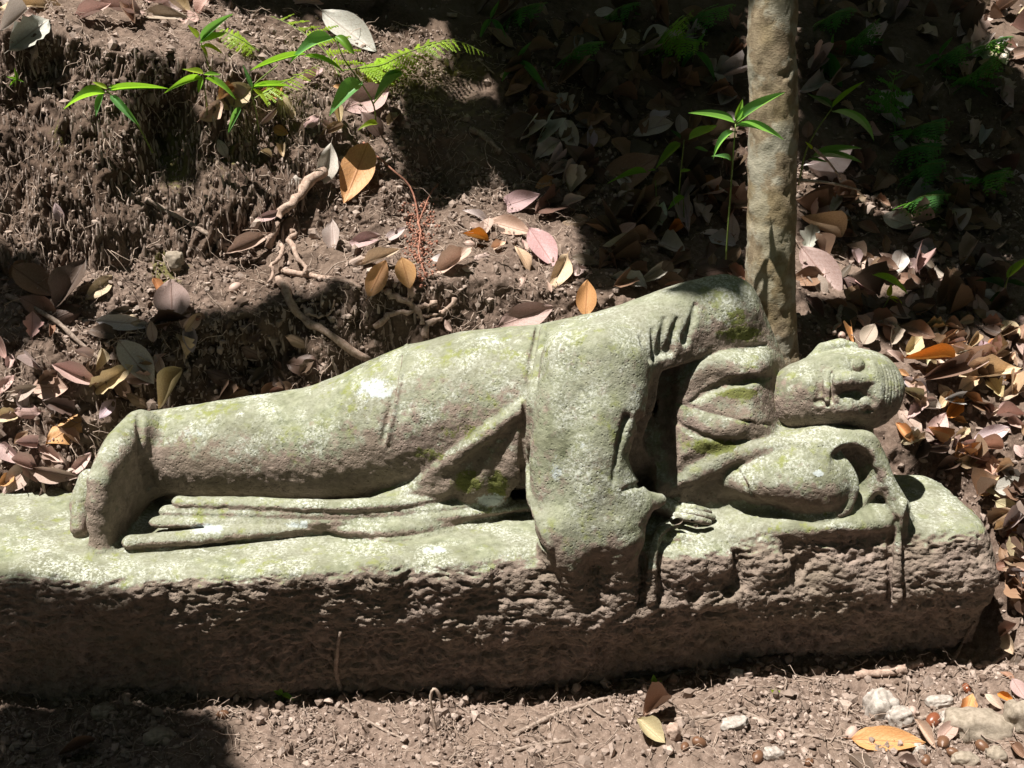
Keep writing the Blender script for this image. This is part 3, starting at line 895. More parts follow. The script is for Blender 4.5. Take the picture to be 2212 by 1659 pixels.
# weathering: layered, broken relief on the raw front of the block; fine grain elsewhere
facing = np.clip(-SN[:, 1], 0, 1)
raw = (SL == BASE) * sstep(0.45, 0.8, facing) * sstep(TOPZ + 0.02, TOPZ - 0.035, SV[:, 2])
raw = np.maximum(raw, sstep(TOPZ - 0.01, TOPZ - 0.05, SV[:, 2]) * sstep(0.3, 0.7, facing) * 0.8)
raw = np.maximum(raw, 0.7 * (SL == BASE) * sstep(0.5, 0.8, SN[:, 0]))
lay = fbm(SV * np.array([26, 26, 105]) + 0.9 * np.stack([fbm(SV * 24, 2)] * 3, 1), 3, 0.65)
big = fbm(SV * 14 + 3, 3)
fine = fbm(SV * 70, 3, 0.6)
lay = 0.9 - 1.6 * np.abs(lay)
endf = 0.4 + 0.6 * sstep(0.88, 0.80, SV[:, 0])
disp = raw * (1 + 0.7 * sstep(0.20, 0.12, SV[:, 2])) * endf * (0.0042 * lay + 0.0062 * big + 0.0030 * fine) + (1 - raw) * (1 - 0.6 * (SL == HAND)) * ((0.0005 + 0.0011 * sstep(0.35, -0.2, SN[:, 2])) * fine + 0.0012 * fbm(SV * 25, 2))
SV = SV + SN * disp[:, None]
SN = vert_normals(SV, SF)

# where algae, moss and pale lichen have grown
pu, pv = proj(SV)
low = fbm(SV * 6 + 11, 3)
algae = 0.25 + 0.60 * SN[:, 2] + 0.12 * low + 0.10 * (SL == HEAD) + 0.18 * (SL == SLEEVE) + 0.12 * (SL == PILLOW) + 0.1 * (SL == HAND)
algae = np.where(SV[:, 2] < TOPZ - 0.012, algae - 0.55 * sstep(TOPZ - 0.005, TOPZ - 0.05, SV[:, 2]), algae)
moss = np.zeros(len(SV))
def blob(arr, u, v, ru, rv, a=1.0):
    np.maximum(arr, a * np.exp(-(((pu - u) / ru) ** 2 + ((pv - v) / rv) ** 2)), out=arr)
for b in ((1590, 850, 60, 16, .75), (1600, 720, 60, 22), (1540, 965, 70, 22), (1010, 1040, 40, 30), (1075, 1050, 25, 40), (930, 980, 80, 25, .6), (1590, 690, 50, 40, .7),
          (1010, 930, 120, 40, .55), (1600, 850, 50, 16)):
    blob(moss, *b)
lich = np.zeros(len(SV))
for b in ((808, 840, 66, 38, .72), (452, 1142, 62, 21, .72), (640, 1132, 56, 15, .68), (940, 1188, 48, 14, .66), (1770, 1022, 18, 12, .75), (1060, 1080, 45, 22, .8), (1200, 1020, 30, 60, .55),
          (1060, 735, 60, 22, .55), (420, 935, 60, 20, .5), (1270, 960, 40, 40, .5), (1380, 840, 30, 50, .5)):
    blob(lich, *b)

statue = empty('reclining_statue', (0, 0.15, 0))
tag(statue, 'mossy grey stone carving of a robed monk lying asleep on a rough block', 'statue')
bpy.context.view_layer.update()
LF = SL[SF[:, 0]]
lab_names = {FOOT: 'bare feet side by side at the end of the robe', HEAD: 'round shaven head lying on its side with closed eyes',
             HAND: 'hand with fingers flat on the block'}
custom = {}
for part in range(7):
    fsel = SF[LF == part]
    if len(fsel) == 0: continue
    used = np.unique(fsel)
    rm = np.full(len(SV), -1, np.int32); rm[used] = np.arange(len(used))
    me = mesh_np(PART_NAMES[part], SV[used] - np.array(statue.location), rm[fsel])
    attr(me, 'algae', algae[used]); attr(me, 'moss', moss[used]); attr(me, 'lichen', lich[used])
    me.normals_split_custom_set_from_vertices(SN[used].astype(np.float32))
    o = obj(PART_NAMES[part], me, M['stone'], statue)
    if part in lab_names: o['label'] = lab_names[part]
print('statue', len(SV), time.time() - T0)
del FL, FD
# ------------------------------------------------------------------ the ground: foreground soil, banks and slope behind, one sheet
def ZV(v, y):
    return P(1106, v, y)[2]
# per station (pixel column): control points (y, z) from front to back
def station(u, c3, c4, c5, c6, c7, c8, c9):
    pts = [(-5.0, 0.02), (-0.30, -0.005), (-0.15, 0.0), c3, c4, c5]
    for y, v in (c6, c7, c8, c9):
        pts.append((y, ZV(v, y)))
    y9, z9 = pts[-1]
    pts.append((6.0, z9 + (6.0 - y9) * 0.30))
    return u, pts
ST = [station(-1400, (0.02, 0.03), (0.2, 0.05), (0.24, 0.30), (0.37, 720), (0.50, 600), (0.68, 60), (1.05, -40)),
      station(-100, (0.02, 0.03), (0.2, 0.05), (0.24, 0.312), (0.37, 730), (0.50, 600), (0.68, 60), (1.05, -40)),
      station(120, (0.02, 0.035), (0.2, 0.05), (0.25, 0.316), (0.385, 735), (0.51, 590), (0.68, 75), (1.05, -40)),
      station(250, (0.02, 0.04), (0.2, 0.05), (0.31, 0.325), (0.41, 740), (0.52, 575), (0.69, 110), (1.05, -20)),
      station(500, (0.01, 0.03), (0.2, 0.05), (0.36, 0.33), (0.44, 690), (0.58, 560), (0.74, 130), (1.05, 10)),
      station(750, (0.00, 0.01), (0.2, 0.05), (0.37, 0.36), (0.46, 620), (0.66, 500), (0.83, 230), (1.1, 60)),
      station(1000, (0.02, 0.00), (0.2, 0.05), (0.38, 0.40), (0.49, 600), (0.75, 450), (0.95, 250), (1.2, 60)),
      station(1300, (0.05, 0.01), (0.2, 0.05), (0.39, 0.42), (0.50, 640), (0.80, 470), (1.05, 270), (1.35, 60)),
      station(1600, (0.10, 0.02), (0.2, 0.05), (0.38, 0.40), (0.52, 720), (0.85, 520), (1.15, 310), (1.5, 70)),
      station(1900, (0.13, 0.01), (0.2, 0.05), (0.36, 0.24), (0.50, 800), (0.85, 580), (1.2, 370), (1.65, 100)),
      station(2130, (0.14, 0.03), (0.22, 0.06), (0.36, 0.23), (0.50, 860), (0.85, 620), (1.2, 400), (1.65, 110)),
      station(2260, (0.06, 0.06), (0.16, 0.15), (0.32, 0.31), (0.50, 850), (0.85, 610), (1.2, 400), (1.65, 110)),
      station(3600, (0.06, 0.06), (0.16, 0.15), (0.32, 0.31), (0.50, 850), (0.85, 610), (1.2, 400), (1.65, 110))]
us = np.concatenate([np.linspace(-1400, -60, 50, endpoint=False), np.linspace(-60, 2270, 600, endpoint=False), np.linspace(2270, 3600, 50)])
seg = [12, 18, 80, 12, 26, 80, 70, 120, 90, 50]
C = np.array([p for _, p in ST])                       # stations x controls x 2
SU = np.array([u for u, _ in ST], float)
Cu = np.stack([[np.interp(us, SU, C[:, k, a]) for k in range(C.shape[1])] for a in range(2)])   # 2, controls, columns
for _ in range(10):
    Cu[:, :, 1:-1] = 0.25 * Cu[:, :, :-2] + 0.5 * Cu[:, :, 1:-1] + 0.25 * Cu[:, :, 2:]
rows = []
for k, n in enumerate(seg):
    t = np.linspace(0, 1, n, endpoint=(k == len(seg) - 1))[:, None]
    rows.append(Cu[:, k][:, None, :] * (1 - t) + Cu[:, k + 1][:, None, :] * t)
G = np.concatenate(rows, axis=1)                       # 2, rows, columns
Gy, Gz = G
for _ in range(7):
    for A in (Gy, Gz):
        A[1:-1] = 0.25 * A[:-2] + 0.5 * A[1:-1] + 0.25 * A[2:]
dep = (Gy - CAM[1]) * CP - (Gz - CAM[2]) * SP
Gx = (us[None, :] - 1106) * np.clip(dep, 1.7, 4.2) / FPX
nr, nc = Gx.shape
TV = np.stack([Gx, Gy, Gz], -1).reshape(-1, 3)
ii = np.arange(nr * nc).reshape(nr, nc)
TF = np.stack([ii[:-1, :-1], ii[:-1, 1:], ii[1:, 1:], ii[1:, :-1]], -1).reshape(-1, 4)
TN = vert_normals(TV, TF)
tu, tv = proj(TV)
steep = sstep(0.75, 0.25, TN[:, 2])
dsp = 0.016 * fbm(TV * 9 + 2, 3) + 0.006 * fbm(TV * 38, 3, 0.6) + 0.0035 * np.abs(fbm(TV * 110, 2, 0.6))
near_front = (TV[:, 1] < 0.1)
dsp = np.where(near_front, dsp * 0.8 + 0.007 * np.maximum(fbm(TV * 55 + 4, 2), 0) - 0.004 * np.maximum(fbm(TV * 22 + 9, 2), 0), dsp)
# columns of eroded earth on the steep faces
warp = TV + 0.03 * np.stack([fbm(TV * 12, 2), fbm(TV * 12 + 5, 2), 0 * TV[:, 0]], 1)
colm = 0.020 * vnoise(warp * np.array([62, 30, 6.5])) + 0.011 * vnoise(warp * np.array([130, 60, 15]) + 9) + 0.006 * vnoise(warp * np.array([210, 100, 40]))
leftbank = sstep(760, 600, tu) * (0.8 + 0.4 * vnoise(TV * 7))
dsp = dsp + steep * colm * (0.45 + 0.75 * leftbank) + steep * 0.016 * fbm(TV * np.array([14, 14, 6]), 2)
def tblob(u, v, ru, rv, a, m=None):
    g = a * np.exp(-(((tu - u) / ru) ** 2 + ((tv - v) / rv) ** 2) ** 1.5) * (TV[:, 1] > 0.3)
    return g
# hollows and bosses of the bank
for b in ((360, 290, 60, 120, -0.075), (520, 330, 70, 60, -0.03), (180, 330, 90, 170, 0.03), (470, 450, 60, 70, 0.02), (600, 240, 60, 70, -0.04),
          (250, 500, 60, 60, 0.025), (40, 330, 50, 120, -0.02), (420, 420, 30, 60, -0.035), (700, 560, 120, 30, 0.02), (960, 360, 60, 70, -0.05),
          (560, 770, 120, 60, -0.03), (1670, 715, 60, 30, 0.02)):
    dsp = dsp + tblob(*b)
TV = TV + TN * dsp[:, None]
TN = vert_normals(TV, TF)
me = mesh_np('ground', TV, TF)
tm = np.zeros(len(TV))
for u, v, ru, rv, a in ((360, 580, 60, 60, .8), (150, 330, 200, 200, .40), (480, 400, 120, 120, .42), (380, 330, 70, 130, .75), (130, 300, 40, 60, .55), (500, 330, 60, 70, .6), (480, 110, 60, 40, .5), (330, 650, 40, 30, .5)):
    np.maximum(tm, a * np.exp(-(((tu - u) / ru) ** 2 + ((tv - v) / rv) ** 2)), out=tm)
attr(me, 'moss', tm)
attr(me, 'dark_soil', np.clip((TV[:, 1] > 0.15) * (0.35 + 0.5 * steep + 0.5 * sstep(0.85, 1.1, TV[:, 1]) + 0.35 * fbm(TV * 6, 3)), 0, 1))  # darker soil colour behind the block, most on steep faces and the far slope
ground = obj('ground', me, M['soil'])
tag(ground, kind='structure')
ground['label'] = 'crumbly brown forest soil rising behind the statue as an eroded bank'

# ray caster for putting things where they touch
_allv = np.vstack([TV, SV]); _allf = np.vstack([TF, SF + len(TV)])
BVH = BVHTree.FromPolygons(_allv.tolist(), _allf.tolist())
GBVH = BVHTree.FromPolygons(TV.tolist(), TF.tolist())
def cast(u, v, bvh=None):
    d = ray(u, v)
    h = (bvh or BVH).ray_cast(Vector(CAM), Vector(d), 30)
    if h[0] is None:
        return None, None
    n = np.array(h[1])
    if n @ d > 0: n = -n
    return np.array(h[0]), n
def gy(u, v):
    return cast(u, v, GBVH)[0][1]
def off_ground(path):
    """pixels with a clearance in front of the ground, depth evened out"""
    p = np.array([(u, v, gy(u, v) - c) for u, v, c in path], float)
    d = p[:, 2]
    p[:, 2] = np.minimum(d, np.interp(np.arange(len(p)), [0, len(p) - 1], [d[0], d[-1]]))
    return [tuple(q) for q in p]
BRIGHT_FRONDS = [off_ground(q) for q in (
    [(740, 152, .03), (790, 146, .05), (830, 138, .06), (895, 108, .06), (980, 88, .06), (1062, 122, .08)],
    [(735, 165, .05), (705, 115, .07), (665, 78, .08), (620, 50, .09), (585, 35, .10)],
    [(545, 215, .04), (590, 190, .06), (640, 165, .07), (690, 140, .08)],
    [(560, 110, .04), (520, 85, .06), (470, 60, .07)])]
print('ground', len(TV), time.time() - T0)
# ------------------------------------------------------------------ the young tree behind the statue's shoulder
tree_base, _ = cast(1668, 735, GBVH)
tree = empty('forest_tree', tree_base)
tag(tree, 'slender young tree with lichen-patched tan bark behind the statue shoulder', 'tree')
def world_child(name, me, mat, parent):
    o = obj(name, me, mat, parent)
    o.location = -Vector(parent.location)
    return o
TY = tree_base[1]
axis = [P(1668, 790, TY), P(1666, 700, TY), P(1665, 560, TY), P(1668, 400, TY + 0.005), P(1671, 200, TY + 0.01), P(1672, 0, TY + 0.015)]
top = axis[-1]
axis += [top + np.array([0.02, 0.01, 0.6]), top + np.array([-0.05, -0.02, 1.5]), top + np.array([-0.12, -0.1, 2.6]), top + np.array([-0.3, -0.2, 3.6])]
ap = spline(axis, 220)
rad = np.interp(ap[:, 2], [tree_base[2] - 0.05, tree_base[2], tree_base[2] + 0.06, 1.1, 2.0, 4.4], [0.056, 0.050, 0.047, 0.044, 0.042, 0.015])
n_s = 48
tV, tF = tube(ap, rad, n_s)
tq = np.array(tV)
cen = np.repeat(ap, n_s, axis=0)
dirv = tq[:len(cen)] - cen
dirn = dirv / (np.linalg.norm(dirv, axis=1)[:, None] + 1e-9)
bn = 0.0016 * fbm(tq[:len(cen)] * np.array([60, 60, 45]), 3, 0.6) + 0.0014 * fbm(tq[:len(cen)] * 14, 2) + 0.0012 * np.abs(fbm(tq[:len(cen)] * np.array([150, 150, 90]), 2))
pit_ = np.maximum(vnoise(tq[:len(cen)] * np.array([95, 95, 60]) + 5) - 0.45, 0)
bn = bn - 0.006 * pit_
tq[:len(cen)] += dirn * bn[:, None]
world_child('trunk', poly_mesh('trunk', tq, tF), M['bark'], tree)

# crown: leaves hung where the light and shade on the ground ask for them (a dense wood with a gap over the statue)
S3 = np.array(SUN_DIR)
e1 = np.cross(S3, [0, 1, 0]); e1 /= np.linalg.norm(e1)
e2 = np.cross(S3, e1)
def inside(poly, u, v):
    p = np.asarray(poly, float); r = np.zeros(np.shape(u), bool)
    j = len(p) - 1
    for i in range(len(p)):
        c = ((p[i, 1] > v) != (p[j, 1] > v)) & (u < (p[j, 0] - p[i, 0]) * (v - p[i, 1]) / (p[j, 1] - p[i, 1] + 1e-9) + p[i, 0])
        r ^= c; j = i
    return r
SHADE = [
    ([(1000, 0), (1180, 0), (1200, 110), (1330, 110), (1345, 0), (1612, 0), (1612, 260), (1480, 330), (1330, 330), (1150, 350), (1040, 320), (985, 200)], 1.0),
    ([(1735, 0), (2105, 0), (2140, 140), (2230, 170), (2230, 560), (2100, 520), (2000, 470), (1900, 430), (1735, 370)], 1.0),
    ([(1040, 320), (1330, 330), (1600, 320), (1600, 450), (1400, 480), (1250, 470), (1120, 430)], 0.65),
    ([(1260, 480), (1600, 450), (1605, 620), (1400, 640), (1270, 620)], 0.75),
    ([(440, 620), (1000, 600), (1040, 700), (700, 800), (600, 690)], 0.08),
    ([(330, 960), (900, 960), (900, 1050), (330, 1050)], 0.05),
    ([(880, 170), (1000, 150), (1050, 400), (960, 450), (890, 420), (850, 300)], 0.85),
    ([(290, 200), (420, 180), (430, 390), (300, 400)], 0.8),
    ([(480, 0), (980, 0), (990, 45), (820, 70), (700, 20), (500, 35)], 0.6),
    ([(230, 720), (380, 700), (600, 690), (690, 800), (560, 850), (420, 862), (300, 872)], 0.9),
    ([(0, 1495), (330, 1500), (470, 1560), (520, 1700), (0, 1700)], 1.0),
    ([(0, 1255), (110, 1260), (120, 1480), (0, 1480)], 0.9),
    ([(370, 1300), (1000, 1330), (1000, 1500), (500, 1470), (370, 1420)], 0.9),
    ([(1740, 655), (2000, 645), (2212, 560), (2230, 690), (2100, 720), (1900, 732), (1760, 710)], 0.85),
    ([(1735, 430), (1880, 470), (2212, 560), (2212, 620), (1900, 560), (1735, 520)], 0.35),
    ([(1915, 985), (2090, 1000), (2140, 1080), (1990, 1020)], 0.8),
    ([(0, 560), (110, 560), (120, 700), (0, 760)], 0.6),
    ([(1200, 0), (1330, 0), (1330, 110), (1200, 110)], 0.6),
    ([(380, 1275), (1000, 1300), (1000, 1340), (370, 1310)], 0.8),
    ([(1000, 1330), (1470, 1300), (1560, 1340), (1900, 1325), (2090, 1370), (2080, 1415), (1500, 1425), (1100, 1500), (1000, 1505)], 0.9),
]
gu, gv = np.meshgrid(np.arange(-60, 2280, 20.0), np.arange(-40, 1720, 20.0))
gu, gv = gu.ravel(), gv.ravel()
dens = np.zeros(len(gu))
for poly, dd in SHADE:
    np.maximum(dens, dd * inside(poly, gu, gv), out=dens)
hits = []
for u, v in zip(gu, gv):
    h, _ = cast(u, v)
    hits.append(h if h is not None else np.array([np.nan] * 3))
hits = np.array(hits)
ok = ~np.isnan(hits[:, 0])
gu, gv, dens, hits = gu[ok], gv[ok], dens[ok], hits[ok]
q2 = np.stack([hits @ e1, hits @ e2], 1)
lit = q2[dens == 0]
# the trunk is lit as well
tr = ap[(ap[:, 2] > tree_base[2]) & (ap[:, 2] < 1.15)]
tr = np.vstack([tr - np.array([0.04, 0.0, 0]), tr - np.array([0.015, 0.04, 0]), tr - np.array([-0.02, 0.03, 0])])
pl_ = [(740, 150), (790, 143), (830, 138), (870, 120), (895, 108), (940, 95), (980, 88), (1020, 100), (1062, 120), (718, 79), (760, 100), (650, 100), (620, 128), (700, 120), (590, 60), (540, 60), (600, 110), (660, 150), (434, 90), (490, 40), (480, 80),
       (440, 165), (390, 175), (490, 190), (232, 196), (160, 215), (300, 190), (270, 240), (545, 190), (600, 185), (745, 210), (835, 185), (860, 160), (580, 150)]
tp = np.array([P(u, v, cast(u, v + 60, GBVH)[0][1] - 0.09) for u, v in pl_])
tp2 = np.array([P(u, v, tree_base[1] - 0.09) for u, v in ((1590, 266), (1640, 232), (1680, 205), (1640, 280), (1690, 290), (1540, 255), (1500, 242), (1600, 230), (1550, 310), (1480, 300), (1440, 340), (1520, 290), (1350, 382))])
fr_ = np.vstack([spline([P(*q) for q in path], 14) for path in BRIGHT_FRONDS])
fr_ = np.vstack([fr_, fr_ + np.array([0, -0.02, -0.02]), fr_ + np.array([-0.03, 0, 0.01])])
tr = np.vstack([tr, tp, tp2, fr_])
lit = np.vstack([lit, np.stack([tr @ e1, tr @ e2], 1)])
leafs = []
rr_ = np.random.default_rng(21)
cell = {}
for q in lit:
    cell.setdefault((int(q[0] // 0.05), int(q[1] // 0.05)), []).append(q)
def lit_near(q, r):
    a, b = int(q[0] // 0.05), int(q[1] // 0.05)
    n = 0
    for i in (-1, 0, 1):
        for j in (-1, 0, 1):
            for w in cell.get((a + i, b + j), ()):
                if (w[0] - q[0]) ** 2 + (w[1] - q[1]) ** 2 < r * r: n += 1
    return n
# limbs carrying the crown that shades the place
limb_ends = []
for k in range(26):
    a0 = ap[150 + k * 2]
    ang = k * 2.4 + 0.6
    ln = 1.2 + 0.9 * ((k * 37) % 10) / 10
    e = a0 + np.array([math.cos(ang) * ln - 0.45, math.sin(ang) * ln - 0.25, 0.55 + 0.25 * math.sin(k * 1.7)])
    m = 0.5 * (a0 + e) + np.array([0, 0, 0.12])
    sp_ = spline([a0, m, e], 24)
    s2 = np.stack([sp_ @ e1, sp_ @ e2], 1)
    if sum(lit_near(w, 0.03) for w in s2) > 0: continue
    V, F = tube(spline([a0, m, e], 12), np.linspace(0.016, 0.004, 12), 7)
    world_child('limb', poly_mesh('limb', V, F), M['bark'], tree)
    limb_ends.append(e)

sh = np.nonzero(dens > 0)[0]
for i in sh:
    for rep in range(2):
        if rr_.random() > dens[i]: continue
        q = q2[i] + rr_.normal(0, 0.012, 2)
        near = lit_near(q, 0.026)
        if near > 1: continue
        size = 0.075 if near == 0 else 0.045
        if lit_near(q, 0.05) == 0: size = 0.11
        if dens[i] < 0.3: size = 0.06
        leafs.append((q, rr_.uniform(2.1, 3.4) if dens[i] > 0.3 else rr_.uniform(3.4, 5.0), size))
# the wood goes on outside the frame
lo2, hi2 = q2.min(0), q2.max(0)
allc = {}
for q in q2:
    allc[(int(q[0] // 0.08), int(q[1] // 0.08))] = 1
for k in range(5200):
    q = np.array([rr_.uniform(lo2[0] - 2.2, hi2[0] + 2.2), rr_.uniform(lo2[1] - 2.0, hi2[1] + 2.2)])
    a, b = int(q[0] // 0.08), int(q[1] // 0.08)
    if any((a + i, b + j) in allc for i in (-1, 0, 1) for j in (-1, 0, 1)): continue
    leafs.append((q, rr_.uniform(2.0, 3.9), rr_.uniform(0.09, 0.15)))
print('crown leaves', len(leafs))
base_leaf = np.array([(-0.5, 0, 0), (-0.2, 0.19, 0.03), (0.2, 0.17, 0.03), (0.5, 0, 0), (0.2, -0.17, 0.03), (-0.2, -0.19, 0.03)])
cV, cF = [], []
for q, t, size in leafs:
    z_off = t / S3[2]
    c = e1 * q[0] + e2 * q[1]
    c = c + S3 * ((0.6 - c[2]) / S3[2]) + S3 * t
    if c[2] < 1.9: continue
    nrm = S3 * 1.2 + rr_.normal(0, 0.45, 3); nrm /= np.linalg.norm(nrm)
    x = np.cross(nrm, rr_.normal(0, 1, 3)); x /= np.linalg.norm(x)
    y = np.cross(nrm, x)
    n0 = len(cV)
    for b in base_leaf:
        cV.append(c + size * 1.35 * (b[0] * x + 1.6 * b[1] * y + b[2] * nrm))
    cF.append((n0, n0 + 1, n0 + 2, n0 + 3)); cF.append((n0, n0 + 3, n0 + 4, n0 + 5))
crown = world_child('crown', poly_mesh('crown', cV, cF), None, tree)
k = NT('crown_leaf')
crown.data.materials.append(k.done((0.055, 0.085, 0.022), 0.5, None, 0.3, transl=(0.35, (0.10, 0.16, 0.02))))
crown['kind'] = 'stuff'

# evergreen wood out of view, added as a leaf shell to dim the sky
wV, wF = [], []
k2 = 0
while k2 < 9000:
    az = rr_.uniform(0, 2 * math.pi); el = math.asin(rr_.uniform(-0.02, 0.90)); rad_ = rr_.uniform(4.2, 6.8)
    c = np.array([math.cos(az) * math.cos(el) * rad_, 0.2 + math.sin(az) * math.cos(el) * rad_, 0.6 + math.sin(el) * rad_])
    k2 += 1
    if c[2] < 0.1: continue
    q = np.array([c @ e1, c @ e2])
    if lo2[0] - 0.15 < q[0] < hi2[0] + 0.15 and lo2[1] - 0.15 < q[1] < hi2[1] + 0.15 and (c @ S3) > 0.5: continue
    pu_, pv_ = proj(c)
    if (c - CAM) @ np.array([0, CP, -SP]) > 0 and -150 < pu_ < 2360 and pv_ > -120: continue
    nrm = (np.array([0, 0.2, 0.6]) - c) / rad_ + rr_.normal(0, 0.5, 3); nrm /= np.linalg.norm(nrm)
    x = np.cross(nrm, rr_.normal(0, 1, 3)); x /= np.linalg.norm(x)
    y = np.cross(nrm, x); size = rr_.uniform(0.25, 0.45)
    n0 = len(wV)
    for b in base_leaf:
        wV.append(c + size * (b[0] * x + 1.7 * b[1] * y + b[2] * nrm))
    wF.append((n0, n0 + 1, n0 + 2, n0 + 3)); wF.append((n0, n0 + 3, n0 + 4, n0 + 5))
wood = obj('unseen_wood', poly_mesh('unseen_wood', wV, wF), crown.data.materials[0])
tag(wood, 'unseen dark evergreen foliage of the wood, added around to dim the sky light', 'foliage', kind='stuff')
print('tree', time.time() - T0)
# ------------------------------------------------------------------ fallen leaves
def leaf_mesh(name, outline=0.9, peak=0.45, fold=0.15, curl=0.2, cup=0.1, wave=0.02, twist=0.0, rows_=11, cols_=7, seed=0, teeth=0.0, stalk=0.12):
    """unit leaf along +x from 0 to 1, unit width across y; a short stalk at the base"""
    r = np.random.default_rng(seed)
    V, F, UV = [], [], []
    t = np.linspace(0, 1, rows_)
    p = math.log(0.5) / math.log(peak)
    for i, a in enumerate(t):
        w = 0.5 * max(math.sin(math.pi * a ** p), 0) ** outline
        if 0 < i < rows_ - 1:
            w *= 1 + teeth * r.normal()
        ang = curl * (a - 0.35)
        # bend along the length
        R_ = 1 / curl if abs(curl) > 1e-3 else 1e6
        x = R_ * math.sin(ang) + 0.35 if abs(curl) > 1e-3 else a
        z = R_ * (1 - math.cos(ang)) if abs(curl) > 1e-3 else 0
        for j in range(cols_):
            s = (j / (cols_ - 1) - 0.5) * 2
            yy = s * w
            zz = z + fold * abs(yy) + cup * yy * yy * 4 + wave * math.sin(7 * a + 3 * s + seed) * (0.3 + abs(s)) + twist * yy * (a - 0.5)
            V.append((x, yy * math.cos(fold), zz)); UV.append((a, 0.5 + 0.5 * s * 0.96))
    for i in range(rows_ - 1):
        for j in range(cols_ - 1):
            q = i * cols_ + j
            F.append((q, q + 1, q + cols_ + 1, q + cols_))
    if stalk:
        x0 = V[cols_ // 2]
        n0 = len(V)
        for (dx, dz, w) in ((0.03, 0.0, 0.012), (-stalk * .5, 0.01, 0.010), (-stalk, 0.03, 0.012)):
            for sy, sz in ((-1, 0), (1, 0), (0, 0.9)):
                V.append((x0[0] + dx, sy * w, x0[2] + dz + sz * w * 0.6)); UV.append((0, 0.5))
        for i in range(2):
            for j in range(3):
                k = (j + 1) % 3
                F.append((n0 + i * 3 + j, n0 + i * 3 + k, n0 + i * 3 + 3 + k, n0 + i * 3 + 3 + j))
    me = bpy.data.meshes.new(name)
    me.from_pydata(V, [], F)
    me.polygons.foreach_set('use_smooth', np.ones(len(F), bool))
    uvl = me.uv_layers.new(name='UVMap')
    vi = np.zeros(len(me.loops), np.int32); me.loops.foreach_get('vertex_index', vi)
    uvl.data.foreach_set('uv', np.array(UV, np.float32)[vi].ravel())
    me.update()
    return me

DEAD = [leaf_mesh('dry_leaf', o, pk, fo, cu, cp, wv, tw, seed=i, teeth=te)
        for i, (o, pk, fo, cu, cp, wv, tw, te) in enumerate([
            (.85, .45, .10, .35, .10, .02, .0, .02), (.9, .5, .25, -.5, .0, .03, .3, .03), (.8, .42, .05, .7, .35, .03, -.3, .03), (1.0, .48, .35, .3, .2, .04, .2, .05),
            (.85, .5, .15, -.8, -.2, .04, .4, .03), (.75, .52, .45, 1.1, .5, .05, .5, .04), (.9, .4, .08, .15, .05, .015, .0, .02), (.8, .5, .6, .5, .9, .06, .3, .08), (.7, .5, .2, -.3, .3, .07, -.5, .12), (.8, .45, .2, .5, .2, .05, .3, .22), (.75, .55, .3, -.6, .1, .06, -.4, .30), (.9, .5, .5, 1.6, .6, .05, .6, .10)])]
for m_ in DEAD: m_.materials.append(M['dead'])
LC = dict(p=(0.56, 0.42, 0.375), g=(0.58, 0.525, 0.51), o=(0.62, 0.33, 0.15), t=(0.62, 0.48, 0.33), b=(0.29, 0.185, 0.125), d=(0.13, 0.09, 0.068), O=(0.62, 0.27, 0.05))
CN = dict(p='pinkish', g='pale grey', o='orange-tan', t='tan', b='brown', d='dark brown', O='rust-orange')
def describe(col, wr, L, var):
    w = 'slender' if wr < 0.37 else 'broad' if wr > 0.52 else 'oval'
    z = 'small' if L < 0.055 else 'large' if L > 0.085 else ''
    s = {0: 'flat', 6: 'flat', 5: 'curled', 7: 'folded', 2: 'cupped', 8: 'crumpled', 3: 'creased', 9: 'ragged', 10: 'torn', 11: 'rolled'}.get(int(var), '')
    return ' '.join(x for x in (z, s, w, CN[col], 'fallen leaf') if x)
placed = []

def leaf_frame(u0, v0, u1, v1, tilt=0.35, roll=0.0, lift=0.004, on=None, jump=0.03):
    """where a leaf seen between two pixels lies: its base, tip and normal"""
    us_ = np.linspace(u0, u1, 5); vs_ = np.linspace(v0, v1, 5)
    hs = []; nn = []
    for a, b in zip(us_, vs_):
        h, n = cast(a, b, on)
        if h is not None: hs.append(h); nn.append(n)
    if not hs: return None
    hs = np.array(hs)
    mid, mn = cast(0.5 * (u0 + u1), 0.5 * (v0 + v1), on)
    if mid is None: mid, mn = hs[len(hs) // 2], nn[len(nn) // 2]
    near = hs[np.linalg.norm(hs - mid, axis=1) < 0.09]
    n = np.mean(nn, axis=0); n /= np.linalg.norm(n)
    view = -ray(0.5 * (u0 + u1), 0.5 * (v0 + v1))
    n = n * (1 - tilt) + view * tilt
    n = n + roll * np.cross(view, [0, 0, 1.0])
    n /= np.linalg.norm(n)
    if n @ view < 0.25:
        n = n + view * (0.35 - n @ view); n /= np.linalg.norm(n)
    push = np.percentile((near - mid) @ n, 75) if len(near) > 1 else 0
    c = mid + n * (np.clip(push, 0, jump) + lift)
    def onp(u, v):
        d = ray(u, v); t = ((c - CAM) @ n) / (d @ n)
        return CAM + d * t
    return onp(u0, v0), onp(u1, v1), n

